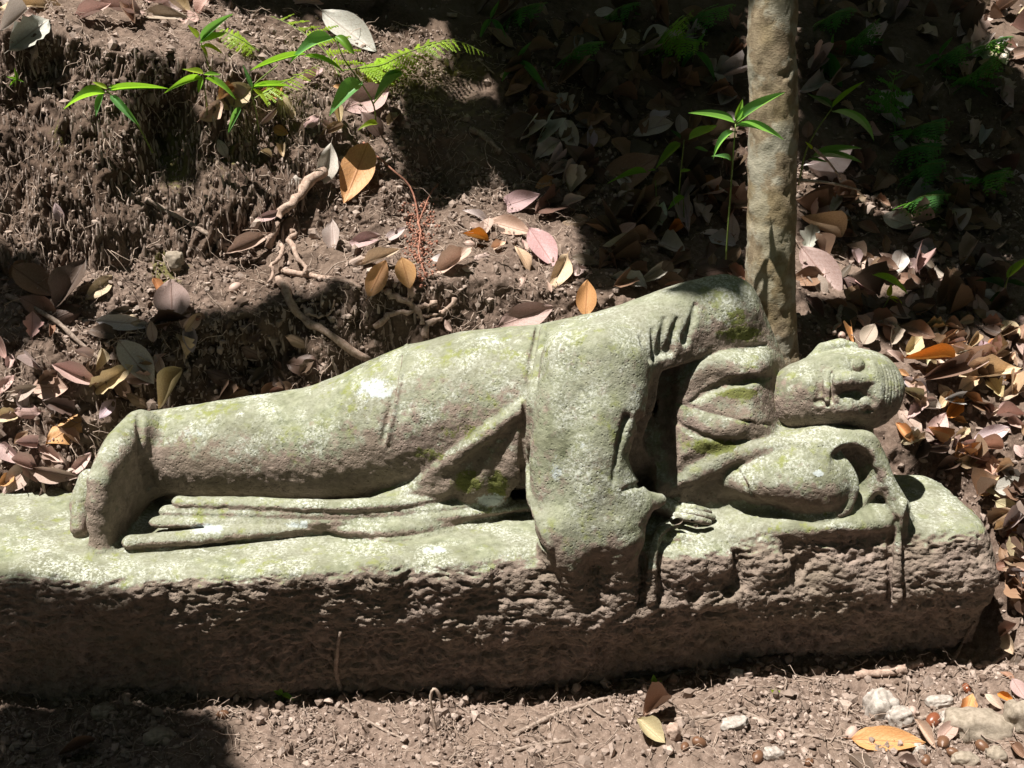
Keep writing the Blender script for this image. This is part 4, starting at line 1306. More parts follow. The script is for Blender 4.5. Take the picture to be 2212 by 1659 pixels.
def place_leaf(u0, v0, u1, v1, wr, col, var=None, tilt=0.35, roll=0.0, lift=0.004, label=None, group=None, name='fallen_leaf', mesh=None, color=None, maxlen=0.16, cat='leaf'):
    fr = leaf_frame(u0, v0, u1, v1, tilt, roll, lift, GBVH)
    if fr is None: return None
    a, b, n = fr
    x = b - a; L = np.linalg.norm(x)
    if L > maxlen:
        m = 0.5 * (a + b); a = m - x / L * maxlen / 2; L = maxlen
    x = x / np.linalg.norm(x)
    y = np.cross(n, x); y /= np.linalg.norm(y); z = np.cross(x, y)
    me = mesh or DEAD[var if var is not None else random.randrange(len(DEAD))]
    o = bpy.data.objects.new(name, me)
    COL.objects.link(o)
    Mx = Matrix([[x[0] * L, y[0] * L * wr, z[0] * L, a[0]], [x[1] * L, y[1] * L * wr, z[1] * L, a[1]], [x[2] * L, y[2] * L * wr, z[2] * L, a[2]], [0, 0, 0, 1]])
    o.matrix_world = Mx
    c = np.array(color if color is not None else LC[col])
    c = c * (1 + 0.12 * rng.normal()) * (1 + 0.05 * rng.normal(size=3))
    o.color = (*np.clip(c, 0.01, 0.8), 1)
    if group: label = describe(col, wr, L, DEAD.index(me) if me in DEAD else 0) + ' ' + label
    tag(o, label, cat, group)
    placed.append(o)
    return o

# hand-placed leaves: base pixel, tip pixel, width / length, colour, shape
G_LEDGE = ('on the left ledge above the feet', 'fallen leaves on the left ledge')
G_TOP = ('on top of the eroded bank', 'fallen leaves on top of the bank')
G_MID = ('on the root-laced soil shelf', 'fallen leaves on the root-laced shelf')
G_SLOPE = ('on the slope left of the tree', 'fallen leaves left of the tree')
G_RIGHT = ('on the slope right of the tree', 'fallen leaves right of the tree')
G_HEAD = ('in the litter beside the head', 'fallen leaves beside the head')
G_FRONT = ('on the soil before the block', 'fallen leaves in front of the block')
G_FEET = ('heaped behind the statue feet', 'fallen leaves behind the feet')
LEAVES = [
 (G_LEDGE, [(25, 575, 118, 640, .62, 'b', 0), (120, 668, 190, 560, .55, 'd', 3), (184, 648, 250, 592, .42, 't', 1), (205, 692, 332, 704, .28, 'g', 6),
   (335, 700, 420, 688, .35, 'd', 5), (404, 704, 416, 765, .5, 'g', 2), (40, 640, 130, 690, .5, 'b', 1), (95, 700, 180, 660, .5, 'd', 4), (20, 600, 60, 560, .6, 'b', 2),
   (330, 600, 350, 640, .5, 'o', 2), (420, 675, 445, 690, .5, 'b', 1), (230, 680, 300, 670, .35, 'd', 1)]),
 (G_FEET, [(68, 838, 150, 838, .72, 'p', 0), (112, 788, 215, 832, .42, 'p', 3), (188, 852, 285, 790, .40, 't', 8), (255, 735, 332, 832, .52, 'g', 0), (296, 768, 352, 792, .3, 't', 1),
   (345, 888, 402, 800, .36, 't', 5), (98, 958, 212, 885, .52, 'o', 4), (0, 958, 48, 1003, .5, 'p', 2), (15, 1062, 72, 992, .55, 'p', 0), (58, 1012, 172, 1030, .36, 'p', 3),
   (148, 1032, 198, 975, .36, 'p', 1), (-5, 1120, 44, 1070, .42, 't', 1), (58, 760, 96, 802, .4, 'g', 7), (50, 884, 46, 838, .6, 'p', 6), (150, 890, 220, 870, .4, 'd', 4),
   (0, 1050, 30, 1020, .6, 'o', 2), (160, 940, 225, 955, .4, 'd', 4), (270, 850, 330, 880, .4, 'b', 4), (30, 960, 60, 930, .5, 'b', 1), (215, 905, 250, 860, .5, 'g', 1), (440, 800, 520, 830, .4, 'd', 4), (540, 830, 580, 790, .4, 'd', 3), (590, 790, 620, 830, .4, 'd', 1)]),
 (G_TOP, [(-10, 18, 150, 8, .26, 't', 1), (20, 108, 106, 40, .62, 'g', 8), (150, 52, 240, 12, .32, 'p', 3), (210, 6, 312, 36, .42, 'p', 2), (290, 36, 402, 30, .26, 'p', 1),
   (465, 228, 546, 186, .6, 't', 0), (430, 258, 482, 214, .55, 't', 2), (742, 236, 838, 196, .5, 'p', 0), (690, 292, 742, 270, .38, 't', 5),
   (625, 258, 652, 322, .5, 'd', 3), (470, 300, 492, 342, .5, 'g', 1), (560, 270, 600, 230, .3, 'p', 7), (655, 180, 700, 150, .5, 'p', 2), (600, 200, 640, 260, .4, 't', 4), (780, 240, 830, 300, .5, 'd', 1), (840, 230, 860, 290, .4, 'd', 2),
   (620, 8, 700, 2, .3, 'p', 1), (760, 2, 840, -4, .3, 'p', 3), (0, -5, 60, 30, .5, 'p', 4)]),
 (G_MID, [(720, 550, 718, 474, .52, 'g', 3), (741, 538, 828, 504, .34, 'p', 1), (831, 518, 876, 492, .38, 'g', 6), (741, 576, 792, 548, .35, 'p', 4),
   (776, 577, 868, 540, .3, 'p', 3), (941, 592, 1022, 538, .42, 'p', 2), (1000, 452, 1060, 480, .32, 'g', 1), (1057, 478, 1148, 504, .46, 'p', 0), (1080, 448, 1168, 420, .5, 'p', 6),
   (1113, 530, 1148, 586, .42, 't', 1), (1228, 545, 1194, 624, .4, 't', 1), (975, 716, 962, 690, .5, 'p', 0), (548, 478, 612, 454, .3, 'p', 1), (488, 548, 588, 504, .36, 'p', 3),
   (1060, 540, 1094, 524, .5, 't', 2), (860, 600, 900, 560, .4, 't', 4), (1020, 560, 1060, 545, .4, 'p', 4)]),
 (G_SLOPE, [(1291, 415, 1424, 340, .5, 'b', 0), (1221, 310, 1283, 376, .5, 'b', 1), (1321, 300, 1358, 346, .6, 'b', 2), (1376, 165, 1448, 216, .5, 'd', 0), (1286, 202, 1328, 154, .6, 'd', 2),
   (1366, 292, 1458, 260, .42, 'g', 1), (1456, 322, 1546, 298, .45, 'b', 3), (1156, 406, 1203, 384, .5, 'o', 1), (1166, 350, 1203, 386, .5, 'b', 4), (1371, 474, 1423, 434, .5, 't', 2),
   (1366, 456, 1402, 424, .5, 'g', 3), (1326, 522, 1373, 478, .45, 'p', 1), (1371, 517, 1423, 482, .4, 'g', 4), (1301, 552, 1388, 524, .32, 'b', 5), (1531, 392, 1613, 430, .4, 'p', 1),
   (1486, 386, 1553, 426, .3, 'o', 5), (1581, 530, 1581, 460, .42, 'p', 6), (1531, 562, 1608, 544, .62, 'd', 6), (1240, 250, 1290, 290, .5, 'b', 2), (1150, 300, 1200, 330, .5, 'b', 1),
   (1100, 330, 1160, 370, .4, 'd', 1), (1420, 360, 1480, 400, .45, 'b', 1), (1180, 380, 1230, 350, .4, 'p', 3), (1250, 430, 1290, 400, .5, 'b', 2), (1500, 340, 1560, 350, .4, 'b', 8), (1330, 380, 1370, 410, .5, 'g', 1)]),
 (G_RIGHT, [(1726, 470, 1808, 522, .42, 't', 5), (1735, 580, 1792, 648, .42, 'p', 1), (1846, 598, 1893, 632, .5, 'p', 2), (1926, 598, 1998, 618, .42, 'b', 0), (1955, 558, 1987, 602, .45, 'p', 3),
   (2001, 573, 2048, 607, .45, 'p', 4), (2016, 520, 2058, 552, .5, 'b', 1), (2076, 558, 2108, 582, .5, 'b', 2), (1861, 625, 1888, 692, .4, 'd', 1), (1901, 545, 1942, 582, .45, 'p', 1), (2090, 463, 2122, 512, .55, 'd', 0),
   (1780, 650, 1840, 690, .45, 'b', 3), (1740, 640, 1780, 690, .4, 'd', 3), (1830, 530, 1870, 560, .5, 'p', 5), (1990, 500, 2020, 530, .5, 'b', 1), (1850, 480, 1900, 500, .45, 'b', 1), (2120, 580, 2180, 620, .5, 'd', 2), (2050, 640, 2110, 670, .5, 'd', 1), (1900, 660, 1960, 690, .5, 'd', 2), (1960, 690, 2020, 660, .4, 'b', 3), (1760, 545, 1800, 560, .4, 'p', 1)]),
 (G_HEAD, [(1845, 747, 1840, 708, .38, 'o', 7), (1800, 668, 1860, 702, .5, 'd', 0), (1915, 755, 1957, 784, .35, 'p', 1), (2028, 742, 2092, 726, .5, 'b', 0),
   (2088, 757, 2110, 723, .42, 't', 5), (1986, 713, 2058, 703, .26, 't', 8), (1957, 767, 1990, 728, .6, 't', 2), (1980, 824, 2066, 787, .36, 'b', 5), (1957, 813, 2000, 872, .5, 'p', 0),
   (2027, 828, 2062, 876, .46, 't', 1), (2080, 848, 2124, 872, .45, 'o', 3), (2005, 958, 2042, 893, .55, 'p', 0), (1941, 883, 1992, 942, .45, 'p', 4), (1935, 913, 1977, 962, .4, 'o', 3),
   (1985, 970, 2050, 968, .28, 'p', 5), (2100, 957, 2183, 924, .42, 'g', 0), (2163, 878, 2216, 902, .36, 'p', 1), (2178, 903, 2220, 927, .4, 'p', 2), (2055, 952, 2097, 923, .4, 't', 8),
   (2085, 1012, 2106, 934, .25, 'b', 5), (2115, 1052, 2162, 1028, .5, 't', 3), (2140, 1067, 2166, 1008, .4, 'p', 1), (2158, 1008, 2216, 1042, .45, 'g', 8), (2138, 1002, 2156, 978, .4, 'p', 2),
   (2168, 1072, 2216, 1066, .4, 'o', 1), (2150, 1083, 2208, 1112, .6, 't', 0), (2186, 1150, 2216, 1230, .5, 't', 3), (2160, 1180, 2200, 1262, .4, 'b', 4), (2185, 1270, 2220, 1330, .5, 'b', 1),
   (2130, 900, 2165, 885, .45, 'p', 2), (2190, 830, 2220, 860, .5, 'p', 1), (2120, 690, 2170, 720, .5, 'b', 1), (2180, 700, 2215, 680, .5, 'p', 4), (2070, 700, 2110, 685, .4, 't', 1), (1895, 770, 1935, 795, .4, 'b', 2),
   (2060, 905, 2090, 915, .5, 'o', 2), (2190, 960, 2215, 990, .5, 'p', 1), (2100, 1020, 2140, 1040, .4, 'p', 1), (1930, 800, 1965, 810, .4, 'o', 1), (2170, 1120, 2215, 1150, .5, 'p', 3), (2165, 790, 2215, 830, .4, 'b', 1)]),
 (G_FRONT, [(1975, 1552, 2022, 1622, .3, 'p', 3), (2026, 1602, 2068, 1558, .5, 'p', 0), (2081, 1558, 2100, 1500, .5, 'o', 2), (2126, 1498, 2172, 1532, .42, 'p', 1), (2186, 1466, 2216, 1512, .6, 'p', 0),
   (1831, 1628, 1892, 1668, .5, 'd', 1), (125, 1632, 212, 1598, .3, 'b', 5), (2160, 1450, 2195, 1470, .4, 'b', 1), (1940, 1640, 1990, 1660, .5, 'd', 2), (2180, 1600, 2214, 1640, .5, 'b', 3)]),
]
SPECIAL = [
 (795, 308, 742, 442, .50, 'o', 6, 'large orange-tan leaf propped upright on the bank beside a hanging pale leaf'),
 (716, 308, 694, 406, .48, 'g', 1, 'pale grey leaf hanging on the bank beside the large orange leaf'),
 (692, 22, 818, 120, .42, 'g', 0, 'large grey-brown leaf draped over the top of the bank behind the ferns'),
 (372, 690, 368, 603, .88, 'p', 0, 'round pale pink leaf lying on the left ledge'),
 (118, 438, 139, 487, .45, 'p', 1, 'small tan leaf stuck to the steep columnar bank'),
 (795, 642, 834, 562, .50, 'o', 0, 'yellowish oval leaf pointing down the shelf left of another yellow leaf'),
 (867, 556, 886, 626, .62, 'o', 0, 'broad yellow-orange leaf below the dried flower cluster'),
 (1000, 506, 1058, 526, .32, 'O', 5, 'small curled bright yellow leaf on the soil shelf'),
 (1143, 493, 1200, 580, .54, 'p', 0, 'large veined pink leaf lying flat on the shelf'),
 (1264, 684, 1268, 604, .56, 'o', 0, 'orange pointed leaf standing behind the statue waist'),
 (1076, 704, 1197, 662, .46, 'p', 0, 'large pinkish leaf wedged behind the statue hip'),
 (1436, 517, 1478, 490, .40, 'O', 7, 'small crumpled orange leaf on the slope left of the tree'),
 (1906, 466, 1973, 492, .60, 'g', 0, 'pale oval leaf on the dark slope above the head'),
 (1730, 533, 1818, 648, .48, 'p', 0, 'largest pale pink leaf right beside the tree trunk'),
 (1864, 744, 1890, 700, .72, 'p', 0, 'pink leaf standing upright just above the statue ear'),
 (1950, 775, 2058, 780, .26, 'O', 5, 'long rusty orange leaf touching the crown of the head'),
 (2060, 777, 2186, 763, .28, 't', 2, 'long narrow tan leaf lying above a broader olive-tan leaf'),
 (2065, 814, 2208, 802, .32, 't', 2, 'long broad olive-tan leaf arching over dark litter beside the head'),
 (2045, 902, 2082, 860, .55, 'O', 2, 'bright rust-orange leaf in the litter beside the head'),
 (1388, 1548, 1452, 1506, .62, 'b', 7, 'cupped brown leaf standing in front of the block'),
 (1376, 1552, 1437, 1608, .60, 't', 3, 'wavy pale tan leaf lying below a cupped brown leaf'),
 (1838, 1596, 2000, 1606, .38, 'o', 6, 'large smooth orange leaf lying beside a white stone'),
 (2154, 1498, 2194, 1518, .42, 'O', 2, 'small yellow-orange leaf at the right edge of the foreground'),
]
for (lab, grp), L in LEAVES:
    for (a, b, c, d, w, col, var) in L:
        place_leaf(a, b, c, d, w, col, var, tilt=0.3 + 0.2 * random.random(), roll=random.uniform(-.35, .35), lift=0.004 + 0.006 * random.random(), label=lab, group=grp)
for (a, b, c, d, w, col, var, lab) in SPECIAL:
    place_leaf(a, b, c, d, w, col, var, tilt=0.5, lift=0.012, label=lab)
# litter in the deep shade, drawn from the same leaves
def fill(n, poly, cols, lab, grp, size=(35, 80), seed=1):
    r = np.random.default_rng(seed); p = np.asarray(poly, float); k = 0; tries = 0
    while k < n and tries < n * 20:
        tries += 1
        u = r.uniform(p[:, 0].min(), p[:, 0].max()); v = r.uniform(p[:, 1].min(), p[:, 1].max())
        if not inside(poly, np.array([u]), np.array([v]))[0]: continue
        h, _ = cast(u, v)
        h2, _ = cast(u, v, GBVH)
        if h is None or h2 is None or np.linalg.norm(h - h2) > 0.004: continue
        s = r.uniform(*size) * 2.5 / ((h[1] - CAM[1]) * CP - (h[2] - CAM[2]) * SP); an = r.uniform(0, 2 * math.pi)
        du, dv = s * .5 * math.cos(an), s * .38 * math.sin(an)
        place_leaf(u - du, v - dv, u + du, v + dv, r.uniform(.38, .6), cols[r.integers(len(cols))], r.integers(len(DEAD)), tilt=r.uniform(.1, .35), roll=r.uniform(-.5, .5), lift=0.003 + 0.012 * r.random(), label=lab, group=grp)
        k += 1
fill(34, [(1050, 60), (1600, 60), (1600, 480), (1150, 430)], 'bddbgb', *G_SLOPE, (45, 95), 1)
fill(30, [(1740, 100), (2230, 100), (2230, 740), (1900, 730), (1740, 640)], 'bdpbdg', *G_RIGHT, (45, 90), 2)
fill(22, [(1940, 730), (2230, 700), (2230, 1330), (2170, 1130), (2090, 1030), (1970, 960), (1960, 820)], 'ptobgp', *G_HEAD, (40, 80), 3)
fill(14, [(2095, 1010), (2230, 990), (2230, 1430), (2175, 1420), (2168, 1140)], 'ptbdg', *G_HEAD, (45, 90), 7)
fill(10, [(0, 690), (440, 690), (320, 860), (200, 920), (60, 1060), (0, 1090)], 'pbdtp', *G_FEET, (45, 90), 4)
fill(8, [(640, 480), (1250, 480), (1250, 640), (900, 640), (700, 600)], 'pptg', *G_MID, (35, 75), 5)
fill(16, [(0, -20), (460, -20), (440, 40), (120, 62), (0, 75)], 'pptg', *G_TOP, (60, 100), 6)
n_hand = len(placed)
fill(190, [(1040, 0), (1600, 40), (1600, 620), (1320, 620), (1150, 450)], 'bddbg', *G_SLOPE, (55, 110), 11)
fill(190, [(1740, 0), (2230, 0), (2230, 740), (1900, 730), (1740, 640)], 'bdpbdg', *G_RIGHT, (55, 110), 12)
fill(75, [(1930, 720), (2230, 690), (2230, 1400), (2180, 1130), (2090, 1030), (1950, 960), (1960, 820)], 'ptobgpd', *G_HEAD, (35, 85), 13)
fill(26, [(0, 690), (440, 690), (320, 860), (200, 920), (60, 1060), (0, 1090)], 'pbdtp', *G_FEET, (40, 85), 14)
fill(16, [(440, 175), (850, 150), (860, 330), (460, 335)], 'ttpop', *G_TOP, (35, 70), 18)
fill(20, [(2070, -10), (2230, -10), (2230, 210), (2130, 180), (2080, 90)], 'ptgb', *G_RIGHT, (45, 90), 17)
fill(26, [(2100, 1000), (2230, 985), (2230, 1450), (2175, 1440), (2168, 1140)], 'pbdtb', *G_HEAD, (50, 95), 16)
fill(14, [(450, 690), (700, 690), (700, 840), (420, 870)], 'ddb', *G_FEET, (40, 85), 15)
extra = placed[n_hand:]; del placed[n_hand:]
lV, lF, lU, lC = [], [], [], []
for o in extra:
    me = o.data; n0 = len(lV)
    lV.extend([tuple(o.matrix_world @ v.co) for v in me.vertices])
    lF.extend([tuple(i + n0 for i in p.vertices) for p in me.polygons])
    uvd = np.zeros(len(me.loops) * 2, np.float32); me.uv_layers[0].data.foreach_get('uv', uvd); lU.append(uvd)
    lC.extend([tuple(o.color)] * len(me.vertices))
    bpy.data.objects.remove(o)
me = bpy.data.meshes.new('leaf_litter'); me.from_pydata(lV, [], lF)
me.polygons.foreach_set('use_smooth', np.ones(len(lF), bool))
me.uv_layers.new(name='UVMap').data.foreach_set('uv', np.concatenate(lU))
ca = me.color_attributes.new('tint', 'FLOAT_COLOR', 'POINT'); ca.data.foreach_set('color', np.array(lC, np.float32).ravel())
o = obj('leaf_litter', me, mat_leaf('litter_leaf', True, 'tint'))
tag(o, 'thick mat of brown leaf litter covering the shaded slope', 'leaf litter', kind='stuff')
print('leaves', len(placed), time.time() - T0)

# ------------------------------------------------------------------ soil crumbs and rootlets
ico = bmesh.new(); bmesh.ops.create_icosphere(ico, subdivisions=1, radius=1.0)
icoV = np.array([v.co[:] for v in ico.verts]); icoF = np.array([[v.index for v in f.verts] for f in ico.faces]); ico.free()
vis = (tu > -140) & (tu < 2350) & (tv > -60) & (tv < 1790) & ((TV[:, 1] > 0.22) | (TV[:, 1] < 0.12) | (tu > 2160))
cand = np.nonzero(vis)[0]
rc = np.random.default_rng(5)
# weight: more crumbs on the sunny shelf and foreground
wgt = np.ones(len(cand))
fgm = TV[cand, 1] < 0.15
wgt[fgm] *= 1.3
wgt *= np.where((steep[cand] > 0.4) & (tv[cand] < 620), 0.35, 1.0)
wgt[(tu[cand] > 1000) & (tv[cand] < 330)] *= 0.4
wgt *= (0.25 + sstep(-0.25, 0.4, fbm(TV[cand] * 9, 2)))
wgt /= wgt.sum()
NC = 22000
pick = rc.choice(cand, NC, p=wgt)
sz = np.exp(rc.normal(math.log(0.0025), 0.58, NC)); sz = np.clip(sz, 0.0012, 0.010)
base = TV[pick] + rc.normal(0, 0.0025, (NC, 3)) + TN[pick] * (sz * rc.uniform(-.2, .8, NC))[:, None]
mshape = icoV[None] * (1 + 0.28 * rc.normal(size=(NC, len(icoV), 1)).clip(-1.5, 1.5))
mshape = mshape * rc.uniform(0.6, 1.35, (NC, 1, 3)) * sz[:, None, None]
V = (base[:, None, :] + mshape).reshape(-1, 3)
F = (np.arange(NC)[:, None, None] * len(icoV) + icoF[None]).reshape(-1, 3)
me = mesh_np('soil_crumbs', V, F, smooth=False)
attr(me, 'tone', np.repeat(np.clip(rc.normal(0.5, 0.28, NC), 0, 1), len(icoV)))
o = obj('soil_crumbs', me, M['crumb'])
tag(o, 'loose pale crumbs of dry soil scattered over bank and ground', 'soil', kind='stuff')

# upright slivers of eroded earth on the steep faces
cs = cand[(steep[cand] > 0.5) & (tu[cand] < 1200)]
NS = 3200
wl = np.where((tu[cs] < 700) & (tv[cs] < 620), 3.0, 1.0); wl /= wl.sum()
pk = rc.choice(cs, NS, p=wl)
hw = rc.uniform(0.0010, 0.0032, NS); hl = hw * rc.uniform(2.0, 6.5, NS)
b_ = TV[pk] + TN[pk] * (hw * rc.uniform(0, 1.2, NS))[:, None]
sh_ = icoV[None] * (1 + 0.2 * rc.normal(size=(NS, len(icoV), 1)).clip(-1.5, 1.5)) * np.stack([hw, hw, hl], 1)[:, None, :]
sh_[:, :, 0] += sh_[:, :, 2] * rc.normal(0, 0.12, (NS, 1))
V = (b_[:, None, :] + sh_).reshape(-1, 3)
F = (np.arange(NS)[:, None, None] * len(icoV) + icoF[None]).reshape(-1, 3)
me = mesh_np('earth_slivers', V, F, smooth=False)
attr(me, 'tone', np.repeat(np.clip(rc.normal(0.65, 0.32, NS), 0, 1.1), len(icoV)))
o = obj('earth_slivers', me, M['crumb'])
tag(o, 'upright slivers of dry earth standing off the columnar bank', 'soil', kind='stuff')

# hair-fine rootlets hanging from the bank and lying in the soil
cand2 = cand[(TV[cand, 1] > 0.25) & (tu[cand] < 1250)]
pick = np.concatenate([rc.choice(cand2, 3400), rc.choice(cand[fgm], 1000), rc.choice(cand[~fgm], 500)])
rV, rF = [], []
for q, i in enumerate(pick):
    p0 = TV[i] + TN[i] * 0.002
    stp = 1 - abs(TN[i, 2])
    n = 6
    L = rc.uniform(0.012, 0.06)
    d = rc.normal(0, 1, 3); d -= TN[i] * (d @ TN[i]) * 0.8; d += np.array([0, 0, -2.0]) * stp
    d /= np.linalg.norm(d)
    wob = np.cumsum(rc.normal(0, 0.28, (n, 3)), axis=0)
    pts = p0 + L * (np.linspace(0, 1, n)[:, None] * d + wob * 0.35) + TN[i] * (0.004 + 0.004 * rc.random())
    r0 = rc.uniform(0.0004, 0.0011)
    v_, f_ = tube(pts, np.linspace(r0, r0 * .5, n), 3, False)
    n0 = len(rV)
    rV.extend(v_[:-2]); rF.extend([(a + n0, b + n0, c + n0, e + n0) for a, b, c, e in f_])
me = mesh_np('rootlets', np.array(rV), np.array(rF))
o = obj('rootlets', me, M['rootlet'])
wV, wF = [], []
pick = np.concatenate([rc.choice(cand[fgm], 170), rc.choice(cand[~fgm], 230)])
for i in pick:
    d = rc.normal(0, 1, 3); d -= TN[i] * (d @ TN[i]) * 0.9; d /= np.linalg.norm(d)
    n = 7; L = rc.uniform(0.02, 0.085)
    pts = TV[i] + TN[i] * (0.004 + 0.004 * rc.random()) + L * (np.linspace(-.5, .5, n)[:, None] * d + np.cumsum(rc.normal(0, .05, (n, 3)), axis=0))
    r0 = rc.uniform(0.0007, 0.0018)
    v_, f_ = tube(pts, np.linspace(r0, r0 * .6, n), 5, False)
    n0 = len(wV); wV.extend(v_[:-2]); wF.extend([(a + n0, b + n0, c + n0, e + n0) for a, b, c, e in f_])
tw_ = obj('twig_debris', mesh_np('twig_debris', np.array(wV), np.array(wF)), M['twig'])
tag(tw_, 'thin broken twig debris strewn over soil and leaf litter', 'twigs', kind='stuff')
tag(o, 'hair-fine pale rootlets hanging from the eroded earth bank', 'rootlets', kind='stuff')
print('crumbs', time.time() - T0)
# ------------------------------------------------------------------ twigs, roots, acorns, stones
def ground_path(px, lift=0.003, n=14, arch=0.0, on=None):
    q = spline(px, n)
    out = []
    for u, v in q:
        h, nn = cast(u, v, on or GBVH)
        out.append(h + nn * lift)
    out = np.array(out)
    for _ in range(2):
        k = out.copy(); k[1:-1] = 0.25 * out[:-2] + 0.5 * out[1:-1] + 0.25 * out[2:]; out = k
    t = np.linspace(0, 1, n)
    out[:, 2] += arch * np.sin(math.pi * t)
    return out

def stick(name, px, r0, r1, mat, label, cat, group=None, lift=None, arch=0.0, n=16, depth=None, knobs=0.15, on=None):
    if depth is None:
        pts = ground_path(px, r0 * 0.7 if lift is None else lift, n, arch, on)
    else:
        q = spline(px, n); ys = np.linspace(depth[0], depth[1], n)
        pts = np.array([P(u, v, y) for (u, v), y in zip(q, ys)])
    rad = np.linspace(r0, r1, n) * (1 + knobs * np.random.default_rng(int(px[0][0] * 7 + px[0][1])).normal(size=n).clip(-1.5, 1.5))
    b = pts.mean(0)
    V, F = tube(pts - b, rad, 8)
    o = obj(name, poly_mesh(name, V, F), mat, None, b)
    tag(o, label, cat, group)
    return o

RT, TW = M['root'], M['twig']
def wob(pts, px):
    r = np.random.default_rng(int(px[0][0] + px[0][1]))
    w = r.normal(0, 0.0016, pts.shape); w[0] = 0
    return pts + w
root = empty('forked_root', P(650, 420, 0.6))
tag(root, 'thick forked grey root running down from the large orange leaf', 'root')
for px, r0, r1 in (([(692, 372), (652, 420), (612, 470), (586, 526)], .012, .008), ([(624, 490), (632, 530), (648, 566), (668, 606)], .0065, .004), ([(612, 540), (602, 590), (578, 622)], .005, .003)):
    pts = wob(ground_path(px, 0.017, 16, 0.010), px)
    V, F = tube(pts - np.array(root.location), np.linspace(r0, r1, 16) * (1 + .12 * np.random.default_rng(int(px[0][0])).normal(size=16)), 9)
    obj('root_branch', poly_mesh('root_branch', V, F), RT, root)
root = empty('exposed_root', P(660, 690, 0.45))
tag(root, 'long reddish root snaking down the soil face to the statue legs', 'root')
for px, r0, r1 in (([(604, 608), (622, 650), (660, 690), (720, 730), (788, 777)], .0085, .0075), ([(645, 662), (678, 682), (708, 672), (713, 650)], .003, .002)):
    pts = wob(ground_path(px, 0.012, 18), px)
    V, F = tube(pts - np.array(root.location), np.linspace(r0, r1, 18) * (1 + .1 * np.random.default_rng(int(px[0][0])).normal(size=18)), 9)
    obj('root_branch', poly_mesh('root_branch', V, F), RT, root)
root = empty('exposed_root', P(900, 670, 0.5))
tag(root, 'knotted tangle of pale roots in the soil just above the statue thigh', 'root')
for px, r in (([(826, 636), (870, 650), (897, 665), (914, 696)], .0065), ([(815, 696), (840, 682), (873, 681), (894, 664)], .0055), ([(893, 660), (940, 657)], .005),
              ([(920, 730), (920, 708), (953, 700), (961, 678), (992, 640)], .0065), ([(905, 690), (930, 680), (960, 672)], .003)):
    pts = wob(ground_path(px, 0.012, 14, 0.005), px)
    V, F = tube(pts - np.array(root.location), np.linspace(r, r * .75, 14) * (1 + .15 * np.random.default_rng(int(px[0][0])).normal(size=14)), 8)
    obj('root_branch', poly_mesh('root_branch', V, F), RT, root)
stick('fallen_stick', [(606, 585), (671, 598), (740, 610), (780, 622)], .006, .004, RT, 'pale stick lying across the shelf left of the yellow leaves', 'stick')
stick('fallen_stick', [(314, 430), (380, 470), (440, 497), (492, 543)], .0065, .004, TW, 'brown stick slanting down the columnar bank', 'stick')
stick('fallen_stick', [(18, 640), (80, 680), (130, 716), (178, 752), (228, 787)], .0055, .004, TW, 'grey stick slanting from the left ledge to the heaped leaves', 'stick', arch=0.012)
stick('fallen_stick', [(90, 640), (150, 640), (200, 645)], .003, .002, TW, 'thin short stick lying level on the left ledge', 'stick')
stick('fallen_stick', [(1722, 389), (1790, 395), (1858, 411)], .0035, .002, M['rootlet'], 'pale bare twig pointing right from the tree trunk', 'stick', depth=(tree_base[1] + .02, tree_base[1] + .06))
stick('fallen_stick', [(1758, 320), (1790, 350), (1817, 387)], .003, .002, M['rootlet'], 'pale bare twig hanging steeply beside the tree trunk', 'stick', depth=(tree_base[1] + .05, tree_base[1] + .08))
stick('fallen_stick', [(1818, 680), (1808, 706), (1796, 736)], .0045, .004, TW, 'short stick standing in the soil above the statue neck', 'stick', lift=0.02)
stick('fallen_stick', [(840, 690), (850, 745), (875, 790)], .003, .002, TW, 'thin twig against the soil behind the statue thigh', 'stick')
stick('fallen_stick', [(1010, 280), (1050, 300), (1080, 330)], .007, .006, TW, 'brown stick in the shade right of the fern frond', 'stick')
FR = 'twigs on the soil in front of the block'
stick('fallen_stick', [(1106, 1590), (1200, 1545), (1300, 1515), (1390, 1482), (1496, 1447)], .0045, .003, TW, 'long curved twig on the soil reaching the middle of the block', 'stick', FR)
stick('fallen_stick', [(1400, 1562), (1460, 1556), (1530, 1550), (1612, 1530)], .004, .003, TW, 'twig lying from the cupped leaf across the soil', 'stick', FR)
stick('fallen_stick', [(1606, 1540), (1706, 1580), (1796, 1600), (1852, 1614)], .0035, .0025, TW, 'thin dark twig leading to the large orange leaf', 'stick', FR)
stick('fallen_stick', [(1090, 1630), (1160, 1612), (1232, 1600)], .004, .003, TW, 'short dark twig below the long curved twig', 'stick', FR)
stick('fallen_stick', [(1984, 1556), (2036, 1540), (2088, 1520)], .005, .0045, TW, 'straight grey twig between the white stones', 'stick', FR)
stick('fallen_stick', [(2124, 1462), (2160, 1425), (2214, 1392)], .0045, .003, TW, 'grey twig slanting up past the right end of the block', 'stick', FR)
stick('exposed_root', [(1846, 1463), (1920, 1456), (1988, 1434)], .0085, .007, RT, 'stout pale root half buried along the foot of the block', 'root')
stick('fallen_stick', [(2056, 1432), (2078, 1390), (2102, 1344)], .0038, .003, TW, 'grey stick leaning on the right end of the block face', 'stick', on=BVH)
stick('fallen_stick', [(736, 1492), (726, 1440), (734, 1362)], .0045, .0035, TW, 'upright dark stem leaning on the shaded block face', 'stick', on=BVH)
stick('fallen_stick', [(740, 1525), (800, 1562), (870, 1597)], .003, .002, TW, 'thin straight twig in the soil below the shaded face', 'stick', FR)
stick('fallen_stick', [(698, 1560), (725, 1582), (752, 1606)], .002, .0015, TW, 'hair-thin twig in the soil below the shaded face', 'stick', FR)
